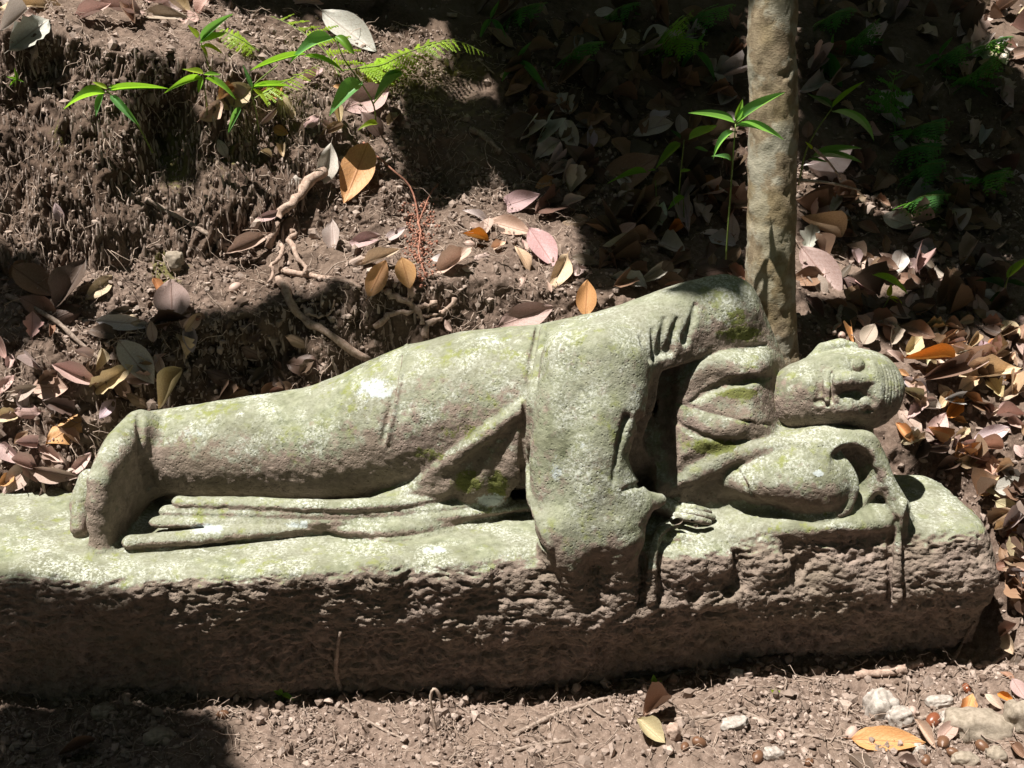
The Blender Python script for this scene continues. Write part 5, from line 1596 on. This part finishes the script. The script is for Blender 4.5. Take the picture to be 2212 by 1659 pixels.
stick('fallen_stick', [(1345, 1482), (1420, 1475), (1450, 1460)], .003, .002, TW, 'short twig touching the foot of the block', 'stick', FR)
stick('fallen_stick', [(985, 1520), (1040, 1560), (1080, 1590)], .0025, .002, TW, 'dark twig beside the bent dead sprout', 'stick', FR)
stick('fallen_stick', [(1580, 1620), (1640, 1600), (1720, 1612)], .003, .002, TW, 'thin twig behind a pebble in the foreground', 'stick', FR)
stick('dead_sprout', [(948, 1632), (940, 1570), (930, 1515), (936, 1488), (948, 1500), (955, 1528)], .0022, .003, M['rootlet'], 'bent pale dead sprout drooping in front of the block', 'sprout', depth=(-0.085, -0.075))
stick('dead_sprout', [(1200, 1520), (1206, 1495), (1196, 1478)], .004, .002, M['rootlet'], 'pale withered sprout stub at the foot of the block', 'sprout', lift=0.012)

# dried reddish flower cluster with its stalks
fc = empty('dried_flower_cluster', P(905, 520, 0.62))
tag(fc, 'dried reddish-brown flower cluster hanging down over the soil shelf', 'dried flower')
MR = mat_plain('dried_flower', (0.20, 0.075, 0.05), (0.46, 0.24, 0.17), 120, 0.85)
for px, r in (([(778, 322), (840, 372), (885, 432), (906, 494)], .0024), ([(945, 398), (926, 448), (906, 494)], .0018), ([(906, 490), (908, 540), (915, 600)], .002)):
    pts = ground_path(px, 0.018, 14, 0.01)
    V, F = tube(pts - np.array(fc.location), np.linspace(r, r * .7, 14), 6)
    obj('stalk', poly_mesh('stalk', V, F), MR, fc)
rb = np.random.default_rng(8); bV, bF = [], []
for k in range(420):
    t = rb.random(); u = 905 + rb.normal(0, 17 * (1 - .3 * t)) + 6 * t; v = 440 + 175 * t
    h, nn = cast(u, v, GBVH)
    c = h + nn * rb.uniform(0.004, 0.02)
    n0 = len(bV); s_ = rb.uniform(.0012, .0032)
    bV.extend(c - np.array(fc.location) + icoV * s_ * (1 + .3 * rb.normal(size=(12 if len(icoV) == 12 else len(icoV), 1)))); bF.extend([tuple(f + n0) for f in icoF])
o = obj('florets', poly_mesh('florets', bV, bF), MR, fc); o['kind'] = 'stuff'

def acorn_mesh():
    prof = [(-1.0, 0.0), (-0.97, 0.28), (-0.8, 0.55), (-0.4, 0.74), (0.1, 0.76), (0.55, 0.62), (0.85, 0.36), (0.95, 0.14), (1.10, 0.05), (1.14, 0.0)]
    V, F = [], []
    S = 12
    for z, r in prof:
        for k in range(S):
            V.append((r * math.cos(2 * math.pi * k / S), r * math.sin(2 * math.pi * k / S), z))
    for i in range(len(prof) - 1):
        for k in range(S):
            F.append((i * S + k, i * S + (k + 1) % S, (i + 1) * S + (k + 1) % S, (i + 1) * S + k))
    return poly_mesh('acorn', V, F)
AM = acorn_mesh(); AM.materials.append(M['acorn'])
AM2 = acorn_mesh(); AM2.materials.append(M['acorn_red'])
MP = mat_plain('pale_acorn', (0.36, 0.25, 0.21), (0.56, 0.42, 0.36), 50, 0.5, 0.15, 0.4)
AM3 = acorn_mesh(); AM3.materials.append(MP)
ra = np.random.default_rng(4)
for u, v, s, me, lab in ((1843, 1515, 9, AM3, 'small pale acorn left of the white stone'), (1841, 1590, 17, AM3, 'pinkish acorn at the stalk of the large orange leaf'), (2011, 1562, 19, AM2, 'shiny red-brown acorn between the white stones'),
      (1971, 1540, 13, AM3, 'dull greyish acorn beside the large white stone'), (2071, 1546, 12, AM, 'small dark acorn beside the straight grey twig'), (2040, 1612, 19, AM, 'dark brown acorn left of the grey oval stone'),
      (2056, 1628, 14, AM, 'dark acorn below its neighbour by the grey oval stone'), (2126, 1616, 16, AM, 'round brown acorn below the grey oval stone'), (2091, 1490, 13, AM2, 'small red-brown acorn on the soil above the stones'),
      (1507, 1606, 16, AM, 'brown acorn right of the wavy tan leaf'), (1480, 1618, 12, AM, 'dark small acorn touching the brown acorn by the tan leaf'), (1638, 1640, 17, AM, 'upright brown acorn beside a pale pebble'),
      (1686, 1588, 13, AM3, 'pale acorn on the soil behind the thin dark twig'), (1013, 531, 12, AM3, 'pinkish acorn on the shelf by the curled yellow leaf'), (507, 626, 14, AM3, 'grey acorn on the soil below the brown stick'),
      (1817, 731, 13, AM3, 'round pale acorn in the soil above the ear'), (2087, 797, 12, AM, 'acorn between the two long tan leaves'), (1215, 574, 11, AM2, 'reddish acorn beside the large veined pink leaf'),
      (1750, 1650, 12, AM, 'dark acorn half hidden at the very front of the soil'), (2000, 1648, 14, AM, 'dark brown acorn in the front gravel'), (430, 690, 9, AM2, 'small red acorn on the left ledge'), (480, 1548, 13, AM, 'dark acorn in the shaded soil before the block')):
    h, n = cast(u, v, GBVH)
    dep_ = (h[1] - CAM[1]) * CP - (h[2] - CAM[2]) * SP
    r = s * dep_ / FPX
    o = bpy.data.objects.new('acorn', me); COL.objects.link(o)
    o.scale = (r, r, r * 1.05)
    o.location = h + n * r * 0.45
    o.rotation_euler = (ra.uniform(1.0, 2.0), ra.uniform(-.4, .4), ra.uniform(0, 6.28))
    tag(o, lab, 'acorn', 'acorns on the ground')

def rock(name, u, v, w, hgt, mat, lab, cat='stone', group='stones in the foreground', seed=0, rough=.22):
    h, n = cast(u, v, GBVH)
    dep_ = (h[1] - CAM[1]) * CP - (h[2] - CAM[2]) * SP
    bm = bmesh.new(); bmesh.ops.create_icosphere(bm, subdivisions=4, radius=1.0)
    X = np.array([q.co[:] for q in bm.verts]); Fq = np.array([[q.index for q in f.verts] for f in bm.faces]); bm.free()
    X = X * (1 + rough * 1.2 * fbm(X * 1.3 + seed * 3.7, 2) + 0.16 * (1 - 2 * np.abs(vnoise(X * 2.2 + seed))) + 0.06 * fbm(X * 6 + seed, 3))[:, None]
    X = np.sign(X) * np.abs(X) ** 0.85
    sx, sz = 0.5 * w * dep_ / FPX, 0.5 * hgt * dep_ / FPX
    X = X * np.array([sx, 0.8 * (sx + sz) / 2, sz])
    o = obj(name, mesh_np(name, X, Fq), mat, None, h + np.array([0, 0.004, sz * 0.25]))
    o.rotation_euler = (0, 0, 0.3 * math.sin(seed))
    tag(o, lab, cat, group)
rock('pale_stone', 1900, 1545, 62, 88, M['pale'], 'big rough white stone behind the large orange leaf', seed=1)
rock('pale_stone', 1945, 1560, 56, 46, M['pale'], 'lower white stone leaning on the big white stone', seed=2)
rock('pale_stone', 2030, 1524, 52, 30, M['pale'], 'flat white stone above the straight grey twig', seed=3)
rock('pale_stone', 2050, 1562, 50, 36, M['pale'], 'small blocky white stone beside the red acorn', seed=4)
rock('grey_stone', 2111, 1582, 132, 74, M['grey'], 'grey-brown oval stone, largest among the acorns', seed=5, rough=.1)
rock('grey_stone', 2208, 1562, 62, 84, M['grey'], 'grey stone at the edge right of the oval stone', seed=6)
rock('pale_stone', 1672, 1636, 40, 30, M['pale'], 'pale pebble beside the upright acorn', seed=7)
rock('pale_stone', 1588, 1568, 60, 26, M['pale'], 'flat white flake lying beside a twig', seed=8)
rock('pale_stone', 1986, 1630, 28, 34, M['pale'], 'small white pebble below the tip of the orange leaf', seed=9)
rock('pale_stone', 1455, 1592, 34, 40, M['root'], 'pinkish pebble touching the wavy tan leaf', seed=10)
rock('pale_stone', 1594, 1462, 30, 26, M['pale'], 'rounded pale pebble at the foot of the block', seed=11)
rock('pale_stone', 395, 1586, 34, 22, M['crumb'], 'rounded clod in the soil before the shaded face', seed=12)
rock('grey_stone', 345, 1598, 60, 42, M['grey'], 'dark rounded stone in the shaded soil at the left', seed=13)
rock('grey_stone', 222, 1545, 50, 34, M['grey'], 'small dark stone close to the shaded block face', seed=14)
rock('pale_stone', 375, 572, 40, 46, M['grey'], 'mossy lump of stone set in the bank above the round pink leaf', group='stones in the bank', seed=15)
rock('pale_stone', 640, 405, 22, 36, M['pale'], 'whitish stone in the bank beside the forked root', group='stones in the bank', seed=16)
rock('pale_stone', 2150, 1640, 44, 36, M['grey'], 'rough grey pebble in the front corner gravel', seed=17)
rock('pale_stone', 2085, 1648, 50, 30, M['grey'], 'broad flat pebble in the front gravel', seed=18)
# small gravel
rg = np.random.default_rng(31)
gq, gsz = [], []
for k in range(520):
    u = rg.uniform(560, 2240); v = rg.uniform(1440, 1680)
    if rg.random() > 0.25 + 0.75 * (u - 560) / 1650: continue
    h, n = cast(u, v, GBVH)
    h2, _ = cast(u, v)
    if h is None or np.linalg.norm(h - h2) > 0.01: continue
    gq.append(h); gsz.append(min(math.exp(rg.normal(math.log(.0035), .45)), .010))
gq = np.array(gq); gsz = np.array(gsz); NG = len(gq)
V = (gq[:, None, :] + icoV[None] * (1 + .22 * rg.normal(size=(NG, len(icoV), 1)).clip(-1.4, 1.4)) * rg.uniform(.6, 1.3, (NG, 1, 3)) * gsz[:, None, None]).reshape(-1, 3)
me = mesh_np('gravel', V, (np.arange(NG)[:, None, None] * len(icoV) + icoF[None]).reshape(-1, 3), smooth=False)
attr(me, 'tone', np.repeat(np.clip(rg.normal(0.75, 0.3, NG), 0, 1.2), len(icoV)))
o = obj('gravel', me, M['crumb']); tag(o, 'small pale gravel mixed into the foreground soil', 'gravel', kind='stuff')

# ------------------------------------------------------------------ green plants
BAM = [leaf_mesh('bamboo_leaf', 0.85, .34, .25, cu, .05, .01, tw, seed=40 + i, teeth=0, stalk=0.03, rows_=12, cols_=5) for i, (cu, tw) in enumerate(((.4, .2), (-.7, .3), (.9, -.3), (-.25, .0), (-1.2, .2)))]
for m_ in BAM: m_.materials.append(M['green'])
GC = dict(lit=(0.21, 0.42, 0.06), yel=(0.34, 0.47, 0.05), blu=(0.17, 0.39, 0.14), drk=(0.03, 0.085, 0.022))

def put(o, parent):
    o.parent = parent
    o.matrix_parent_inverse = parent.matrix_world.inverted()

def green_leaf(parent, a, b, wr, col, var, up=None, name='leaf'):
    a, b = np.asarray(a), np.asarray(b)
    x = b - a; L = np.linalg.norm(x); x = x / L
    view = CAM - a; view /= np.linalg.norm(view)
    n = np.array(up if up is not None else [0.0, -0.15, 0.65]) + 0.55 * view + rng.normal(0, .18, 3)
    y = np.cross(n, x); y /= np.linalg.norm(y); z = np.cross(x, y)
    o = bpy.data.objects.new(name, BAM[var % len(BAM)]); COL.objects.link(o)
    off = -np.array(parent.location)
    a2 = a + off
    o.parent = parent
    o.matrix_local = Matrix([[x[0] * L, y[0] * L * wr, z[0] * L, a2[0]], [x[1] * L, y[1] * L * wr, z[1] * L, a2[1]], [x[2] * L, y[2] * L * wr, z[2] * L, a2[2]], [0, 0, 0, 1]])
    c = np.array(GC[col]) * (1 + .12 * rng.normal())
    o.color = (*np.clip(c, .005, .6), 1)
    return o

def seedling(name, label, stems, leaves, y0, cat='plant', group='green seedlings on the bank'):
    """stems: pixel paths with depths; leaves: (u0, v0, y0, u1, v1, y1, width ratio, colour, shape)"""
    s0 = stems[0]
    t = empty(name, P(*s0[0][:2], s0[0][2] + y0))
    tag(t, label, cat, group)
    for st_ in stems:
        pts = np.array([P(u, v, y + y0) for u, v, y in st_])
        n = max(6, 4 * len(pts))
        V, F = tube(spline(pts, n) - np.array(t.location), np.linspace(.0019, .0011, n), 6)
        obj('stem', poly_mesh('stem', V, F), M['stem'], t)
    for k, (a, b, c, d, e, f, w, col, var) in enumerate(leaves):
        green_leaf(t, P(a, b, c + y0), P(d, e, f + y0), w, col, var)
    return t


y = gy(250, 260) - 0.07
seedling('bamboo_seedling', 'bright green seedling with narrow leaves on the steep columnar bank', [[(330, 330, .10), (290, 260, .04), (232, 196, 0.0)]],
  [(228, 198, 0, 130, 226, -.02, .20, 'lit', 1), (232, 192, 0, 200, 178, .01, .28, 'yel', 0), (222, 202, 0, 206, 252, -.02, .30, 'blu', 3), (238, 204, 0, 302, 272, -.02, .20, 'blu', 1), (236, 196, 0, 362, 188, 0, .09, 'lit', 3), (234, 190, 0, 262, 186, .0, .3, 'lit', 0)], y)
y = gy(440, 240) - 0.08
seedling('bamboo_seedling', 'bright green seedling left of the fern fronds with five spread leaves', [[(450, 290, .10), (446, 220, .05), (437, 166, 0)]],
  [(437, 166, 0, 350, 198, -.02, .16, 'lit', 1), (440, 160, 0, 393, 152, .0, .30, 'yel', 0), (437, 168, 0, 428, 202, -.01, .32, 'lit', 3), (443, 168, 0, 512, 208, -.02, .18, 'lit', 1), (440, 162, 0, 478, 163, .0, .28, 'lit', 0)], y)
y = gy(450, 160) - 0.06
seedling('bamboo_seedling', 'small upright green shoot beside the fern at the bank edge', [[(470, 190, .08), (450, 140, .03), (434, 92, 0)]],
  [(434, 88, 0, 502, 28, 0, .22, 'blu', 3), (432, 92, 0, 492, 72, 0, .30, 'lit', 0), (428, 82, 0, 404, 54, 0, .40, 'yel', 0), (436, 98, 0, 482, 112, -.01, .22, 'yel', 1), (432, 98, 0, 450, 126, 0, .3, 'yel', 3)], y)
y = gy(780, 260) - 0.10
seedling('bamboo_seedling', 'tallest green seedling arching over the large orange leaf with broad drooping leaves', [[(812, 262, .09), (806, 224, .05), (781, 180, .02), (745, 131, 0), (724, 82, 0)], [(806, 224, .05), (835, 190, .03), (866, 156, .01)]],
  [(718, 79, 0, 618, 128, -.02, .27, 'blu', 1), (724, 77, 0, 768, 116, -.02, .36, 'lit', 1), (660, 116, .0, 538, 150, 0, .09, 'lit', 3), (655, 118, 0, 750, 147, -.01, .10, 'lit', 4), (782, 174, .02, 706, 245, -.02, .36, 'blu', 1),
   (868, 156, .01, 802, 213, -.01, .30, 'blu', 1), (868, 154, .01, 830, 165, .0, .25, 'lit', 0), (816, 266, .05, 772, 277, .03, .30, 'yel', 1)], y)
y = gy(550, 260) - 0.09
seedling('bamboo_seedling', 'green seedling with a star of narrow leaves under the fern', [[(560, 290, .09), (552, 235, .04), (545, 190, 0), (600, 140, -.01)]],
  [(545, 190, 0, 524, 138, 0, .18, 'blu', 3), (545, 190, 0, 628, 184, -.01, .08, 'lit', 3), (545, 190, 0, 622, 178, .01, .10, 'lit', 0), (546, 192, 0, 582, 228, -.02, .20, 'yel', 1), (545, 195, 0, 560, 180, 0, .2, 'lit', 0), (520, 230, .02, 490, 290, 0, .2, 'blu', 1)], y)
y = gy(1575, 470) - 0.02
y = min(y, tree_base[1] - 0.09)
seedling('bamboo_seedling', 'slim green seedling with five spread leaves standing in front of the tree trunk', [[(1568, 560, .03), (1575, 460, .01), (1583, 350, 0), (1589, 268, 0)]],
  [(1590, 266, 0, 1694, 196, .0, .20, 'blu', 3), (1590, 268, 0, 1698, 292, -.02, .13, 'blu', 1), (1587, 264, 0, 1488, 240, .0, .11, 'blu', 3), (1590, 262, 0, 1604, 214, .01, .32, 'lit', 0), (1586, 280, 0, 1531, 337, -.02, .16, 'blu', 4), (1580, 346, 0, 1538, 333, .0, .26, 'blu', 1)], y)
y = gy(1440, 470) - 0.04
seedling('bamboo_seedling', 'broad-leaved green seedling among the dim leaves left of the slim one', [[(1462, 500, .03), (1468, 400, .01), (1478, 302, 0)], [(1420, 470, .03), (1416, 390, 0)], [(1478, 480, .02), (1476, 430, 0)]],
  [(1470, 308, 0, 1414, 362, -.02, .26, 'lit', 1), (1488, 303, 0, 1552, 274, .0, .42, 'lit', 0), (1398, 370, 0, 1309, 391, -.01, .12, 'lit', 1), (1416, 368, 0, 1398, 370, 0, .3, 'lit', 0), (1470, 372, 0, 1492, 368, 0, .5, 'lit', 0), (1478, 424, 0, 1440, 452, -.01, .30, 'lit', 1), (1500, 320, 0, 1530, 328, 0, .3, 'blu', 0), (1470, 300, .0, 1445, 280, 0, .3, 'drk', 0)], y)
y = tree_base[1] + 0.10
seedling('bamboo_seedling', 'dim green seedling with drooping leaves just right of the tree trunk', [[(1725, 400, .03), (1740, 330, .01), (1765, 280, 0), (1797, 234, 0)]],
  [(1797, 232, 0, 1867, 174, 0, .14, 'lit', 3), (1797, 234, 0, 1738, 204, 0, .18, 'drk', 0), (1800, 235, 0, 1908, 292, -.02, .10, 'blu', 4), (1756, 336, 0, 1862, 317, 0, .13, 'blu', 3), (1756, 337, 0, 1868, 343, 0, .10, 'blu', 1), (1754, 322, 0, 1738, 306, 0, .3, 'yel', 0), (1745, 345, 0, 1790, 352, 0, .15, 'blu', 0)], y)
y = gy(1915, 660) - 0.03
seedling('bamboo_seedling', 'tiny bright green sprout in the litter above the statue head', [[(1900, 680, .02), (1914, 656, 0), (1922, 640, 0)]],
  [(1920, 642, 0, 1948, 656, 0, .40, 'yel', 0), (1920, 640, 0, 1926, 612, 0, .45, 'yel', 0), (1886, 592, .01, 1968, 630, 0, .18, 'lit', 1)], y)
y = gy(2170, 640) - 0.05
seedling('bamboo_seedling', 'dark green leafy seedling at the shaded right edge of the slope', [[(2180, 690, .03), (2170, 630, 0), (2190, 570, 0)]],
  [(2175, 600, 0, 2225, 555, 0, .3, 'lit', 0), (2170, 620, 0, 2110, 600, 0, .3, 'drk', 1), (2172, 635, 0, 2130, 655, 0, .35, 'drk', 1), (2175, 610, 0, 2220, 620, 0, .3, 'drk', 0)], y)
y = gy(1676, 1500) - 0.01
seedling('weed_sprout', 'tiny bright green weed sprout on the soil in front of the block', [[(1678, 1508, .01), (1676, 1498, 0)]],
  [(1676, 1498, 0, 1664, 1490, 0, .6, 'yel', 0), (1676, 1498, 0, 1686, 1492, 0, .6, 'yel', 0), (1676, 1498, 0, 1676, 1484, 0, .6, 'yel', 0)], y, group='small green sprouts')
y = gy(1415, 1480) - 0.012
seedling('weed_sprout', 'pale green pointed sprout at the foot of the block', [[(1420, 1492, .01), (1417, 1478, 0)]],
  [(1418, 1482, 0, 1412, 1455, 0, .5, 'lit', 0), (1418, 1482, 0, 1430, 1470, 0, .4, 'lit', 3)], y, group='small green sprouts')
y = gy(610, 1510) - 0.012
seedling('weed_sprout', 'whitish green lobed sprout in the sunny soil below the shaded face', [[(612, 1520, .01), (610, 1500, 0)]],
  [(608, 1500, 0, 590, 1492, 0, .5, 'lit', 0), (608, 1500, 0, 604, 1484, 0, .5, 'lit', 0), (610, 1500, 0, 636, 1512, -.01, .4, 'lit', 3)], y, group='small green sprouts')
y = gy(20, 175) - 0.02
seedling('weed_sprout', 'little green tuft at the left edge of the columnar bank', [[(32, 190, .02), (36, 170, 0)]],
  [(36, 172, 0, 14, 166, 0, .25, 'lit', 0), (36, 172, 0, 30, 145, 0, .25, 'lit', 0), (36, 172, 0, 52, 178, 0, .25, 'lit', 0), (36, 172, 0, 20, 186, 0, .2, 'lit', 0)], y, group='small green sprouts')
GC['shade'] = (0.10, 0.27, 0.075)  # darker copy of the lit green, deep shade put into the leaf colour
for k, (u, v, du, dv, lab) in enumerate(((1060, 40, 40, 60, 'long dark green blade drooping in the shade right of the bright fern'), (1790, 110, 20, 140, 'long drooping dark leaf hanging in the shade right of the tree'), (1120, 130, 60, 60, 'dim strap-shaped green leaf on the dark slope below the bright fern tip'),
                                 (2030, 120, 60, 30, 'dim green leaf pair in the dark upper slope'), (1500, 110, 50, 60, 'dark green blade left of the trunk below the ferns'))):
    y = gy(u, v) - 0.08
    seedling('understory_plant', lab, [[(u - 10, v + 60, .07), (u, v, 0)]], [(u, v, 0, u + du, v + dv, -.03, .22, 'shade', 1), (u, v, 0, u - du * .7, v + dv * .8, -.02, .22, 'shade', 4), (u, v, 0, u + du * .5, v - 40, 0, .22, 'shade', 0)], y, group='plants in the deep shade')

# ferns
def pinna_mesh(name, lobes=9, cu=0.3):
    V, F = [(0, 0, 0)], []
    n = lobes
    for i in range(n + 1):
        a = i / n
        V.append((a, 0, -cu * a * a * .5))
    for side in (-1, 1):
        for i in range(n):
            a = (i + 0.15) / n; b = (i + 1.02) / n
            w = 0.5 * (1 - 0.75 * (i / n) ** 1.6) * (0.75 + .25 * math.sin(i * 1.9))
            n0 = len(V)
            z0 = -cu * a * a * .5
            V += [(a, 0, z0), (b, 0, z0), (b + 0.02, side * w, z0 - .03 + .02 * math.sin(i)), (a + .05, side * w * .96, z0 - .02)]
            F.append((n0, n0 + 1, n0 + 2, n0 + 3) if side > 0 else (n0 + 3, n0 + 2, n0 + 1, n0))
    me = bpy.data.meshes.new(name); me.from_pydata(V, [], F)
    uvl = me.uv_layers.new(name='UVMap')
    me.polygons.foreach_set('use_smooth', np.zeros(len(F), bool)); me.update()
    me.materials.append(M['green'])
    return me
PIN = [pinna_mesh('pinna', 9, .3), pinna_mesh('pinna', 7, .5), pinna_mesh('pinna', 12, .15)]

def frond(label, path, plen, col, n=16, wr=.28, var=0, group='fern fronds', up=(0, -.3, .8), sides=(1, -1), sweep=.35, droop=.25):
    """path: pixels with depth; plen: pinna length in metres at the widest"""
    pts = np.array([P(u, v, y) for u, v, y in path])
    t = empty('fern', pts[0]); tag(t, label, 'fern', group)
    sp = spline(pts, 40)
    V, F = tube(sp - pts[0], np.linspace(.0016, .0006, 40), 5)
    obj('rachis', poly_mesh('rachis', V, F), M['stem'], t)
    for k in range(n):
        f_ = 0.16 + 0.83 * k / (n - 1)
        i = min(int(f_ * 39), 38)
        tan = sp[i + 1] - sp[i]; tan /= np.linalg.norm(tan)
        upv = np.array(up, float) + rng.normal(0, .08, 3)
        side = np.cross(upv, tan); side /= np.linalg.norm(side); nz = np.cross(tan, side)
        L = plen * (math.sin(math.pi * (0.22 + 0.78 * f_)) ** .8 if f_ < 1 else .1) + .004
        for s in sides:
            x = s * side + sweep * tan - droop * nz + rng.normal(0, .06, 3); x /= np.linalg.norm(x)
            y = np.cross(nz, x); y /= np.linalg.norm(y); z = np.cross(x, y)
            o = bpy.data.objects.new('pinna', PIN[var]); COL.objects.link(o); o.parent = t
            a = sp[i] - pts[0]
            o.matrix_local = Matrix([[x[0] * L, y[0] * L * wr, z[0] * L, a[0]], [x[1] * L, y[1] * L * wr, z[1] * L, a[1]], [x[2] * L, y[2] * L * wr, z[2] * L, a[2]], [0, 0, 0, 1]])
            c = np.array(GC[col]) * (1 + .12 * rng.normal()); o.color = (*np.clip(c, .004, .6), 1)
    return t
GC['fern'] = (0.33, 0.50, 0.05)
frond('bright yellow-green fern frond arching to the right from the bank top', BRIGHT_FRONDS[0], .050, 'fern', 30, .36, sweep=.5)
frond('bright fern frond with long toothed side branches reaching left over the bank', BRIGHT_FRONDS[1], .090, 'fern', 8, .24, 2, sides=(-1,), sweep=-.15, droop=.1)
frond('small bright fern frond lying over the tan leaf on the bank', BRIGHT_FRONDS[2], .030, 'fern', 14, .42)
frond('short bright fern tip beside the upright shoot', BRIGHT_FRONDS[3], .030, 'fern', 11, .4)
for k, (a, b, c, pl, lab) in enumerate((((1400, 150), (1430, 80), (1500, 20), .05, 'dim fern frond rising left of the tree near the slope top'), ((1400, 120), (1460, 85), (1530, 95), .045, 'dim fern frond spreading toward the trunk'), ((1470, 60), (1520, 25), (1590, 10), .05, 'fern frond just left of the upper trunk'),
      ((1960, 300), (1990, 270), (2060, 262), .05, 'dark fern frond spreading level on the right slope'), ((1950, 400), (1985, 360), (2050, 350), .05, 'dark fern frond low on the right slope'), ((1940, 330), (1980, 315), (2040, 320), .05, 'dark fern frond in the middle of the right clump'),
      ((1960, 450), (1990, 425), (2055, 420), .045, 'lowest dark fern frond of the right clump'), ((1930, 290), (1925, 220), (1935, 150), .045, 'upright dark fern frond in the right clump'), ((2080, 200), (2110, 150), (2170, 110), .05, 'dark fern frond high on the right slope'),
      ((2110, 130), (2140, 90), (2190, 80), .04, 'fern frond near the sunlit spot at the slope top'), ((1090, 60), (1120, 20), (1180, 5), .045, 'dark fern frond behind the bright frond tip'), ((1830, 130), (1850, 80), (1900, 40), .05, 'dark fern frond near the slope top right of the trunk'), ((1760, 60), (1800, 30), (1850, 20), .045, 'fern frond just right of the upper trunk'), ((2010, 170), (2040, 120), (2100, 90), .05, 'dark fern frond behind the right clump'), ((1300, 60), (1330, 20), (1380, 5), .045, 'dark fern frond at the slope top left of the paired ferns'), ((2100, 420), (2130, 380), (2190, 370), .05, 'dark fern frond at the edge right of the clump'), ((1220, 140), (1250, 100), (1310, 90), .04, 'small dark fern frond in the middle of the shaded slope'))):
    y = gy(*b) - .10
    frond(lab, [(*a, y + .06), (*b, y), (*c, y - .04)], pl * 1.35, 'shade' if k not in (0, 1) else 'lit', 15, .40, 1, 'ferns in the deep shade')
bpy.context.view_layer.update()
print('done', time.time() - T0)
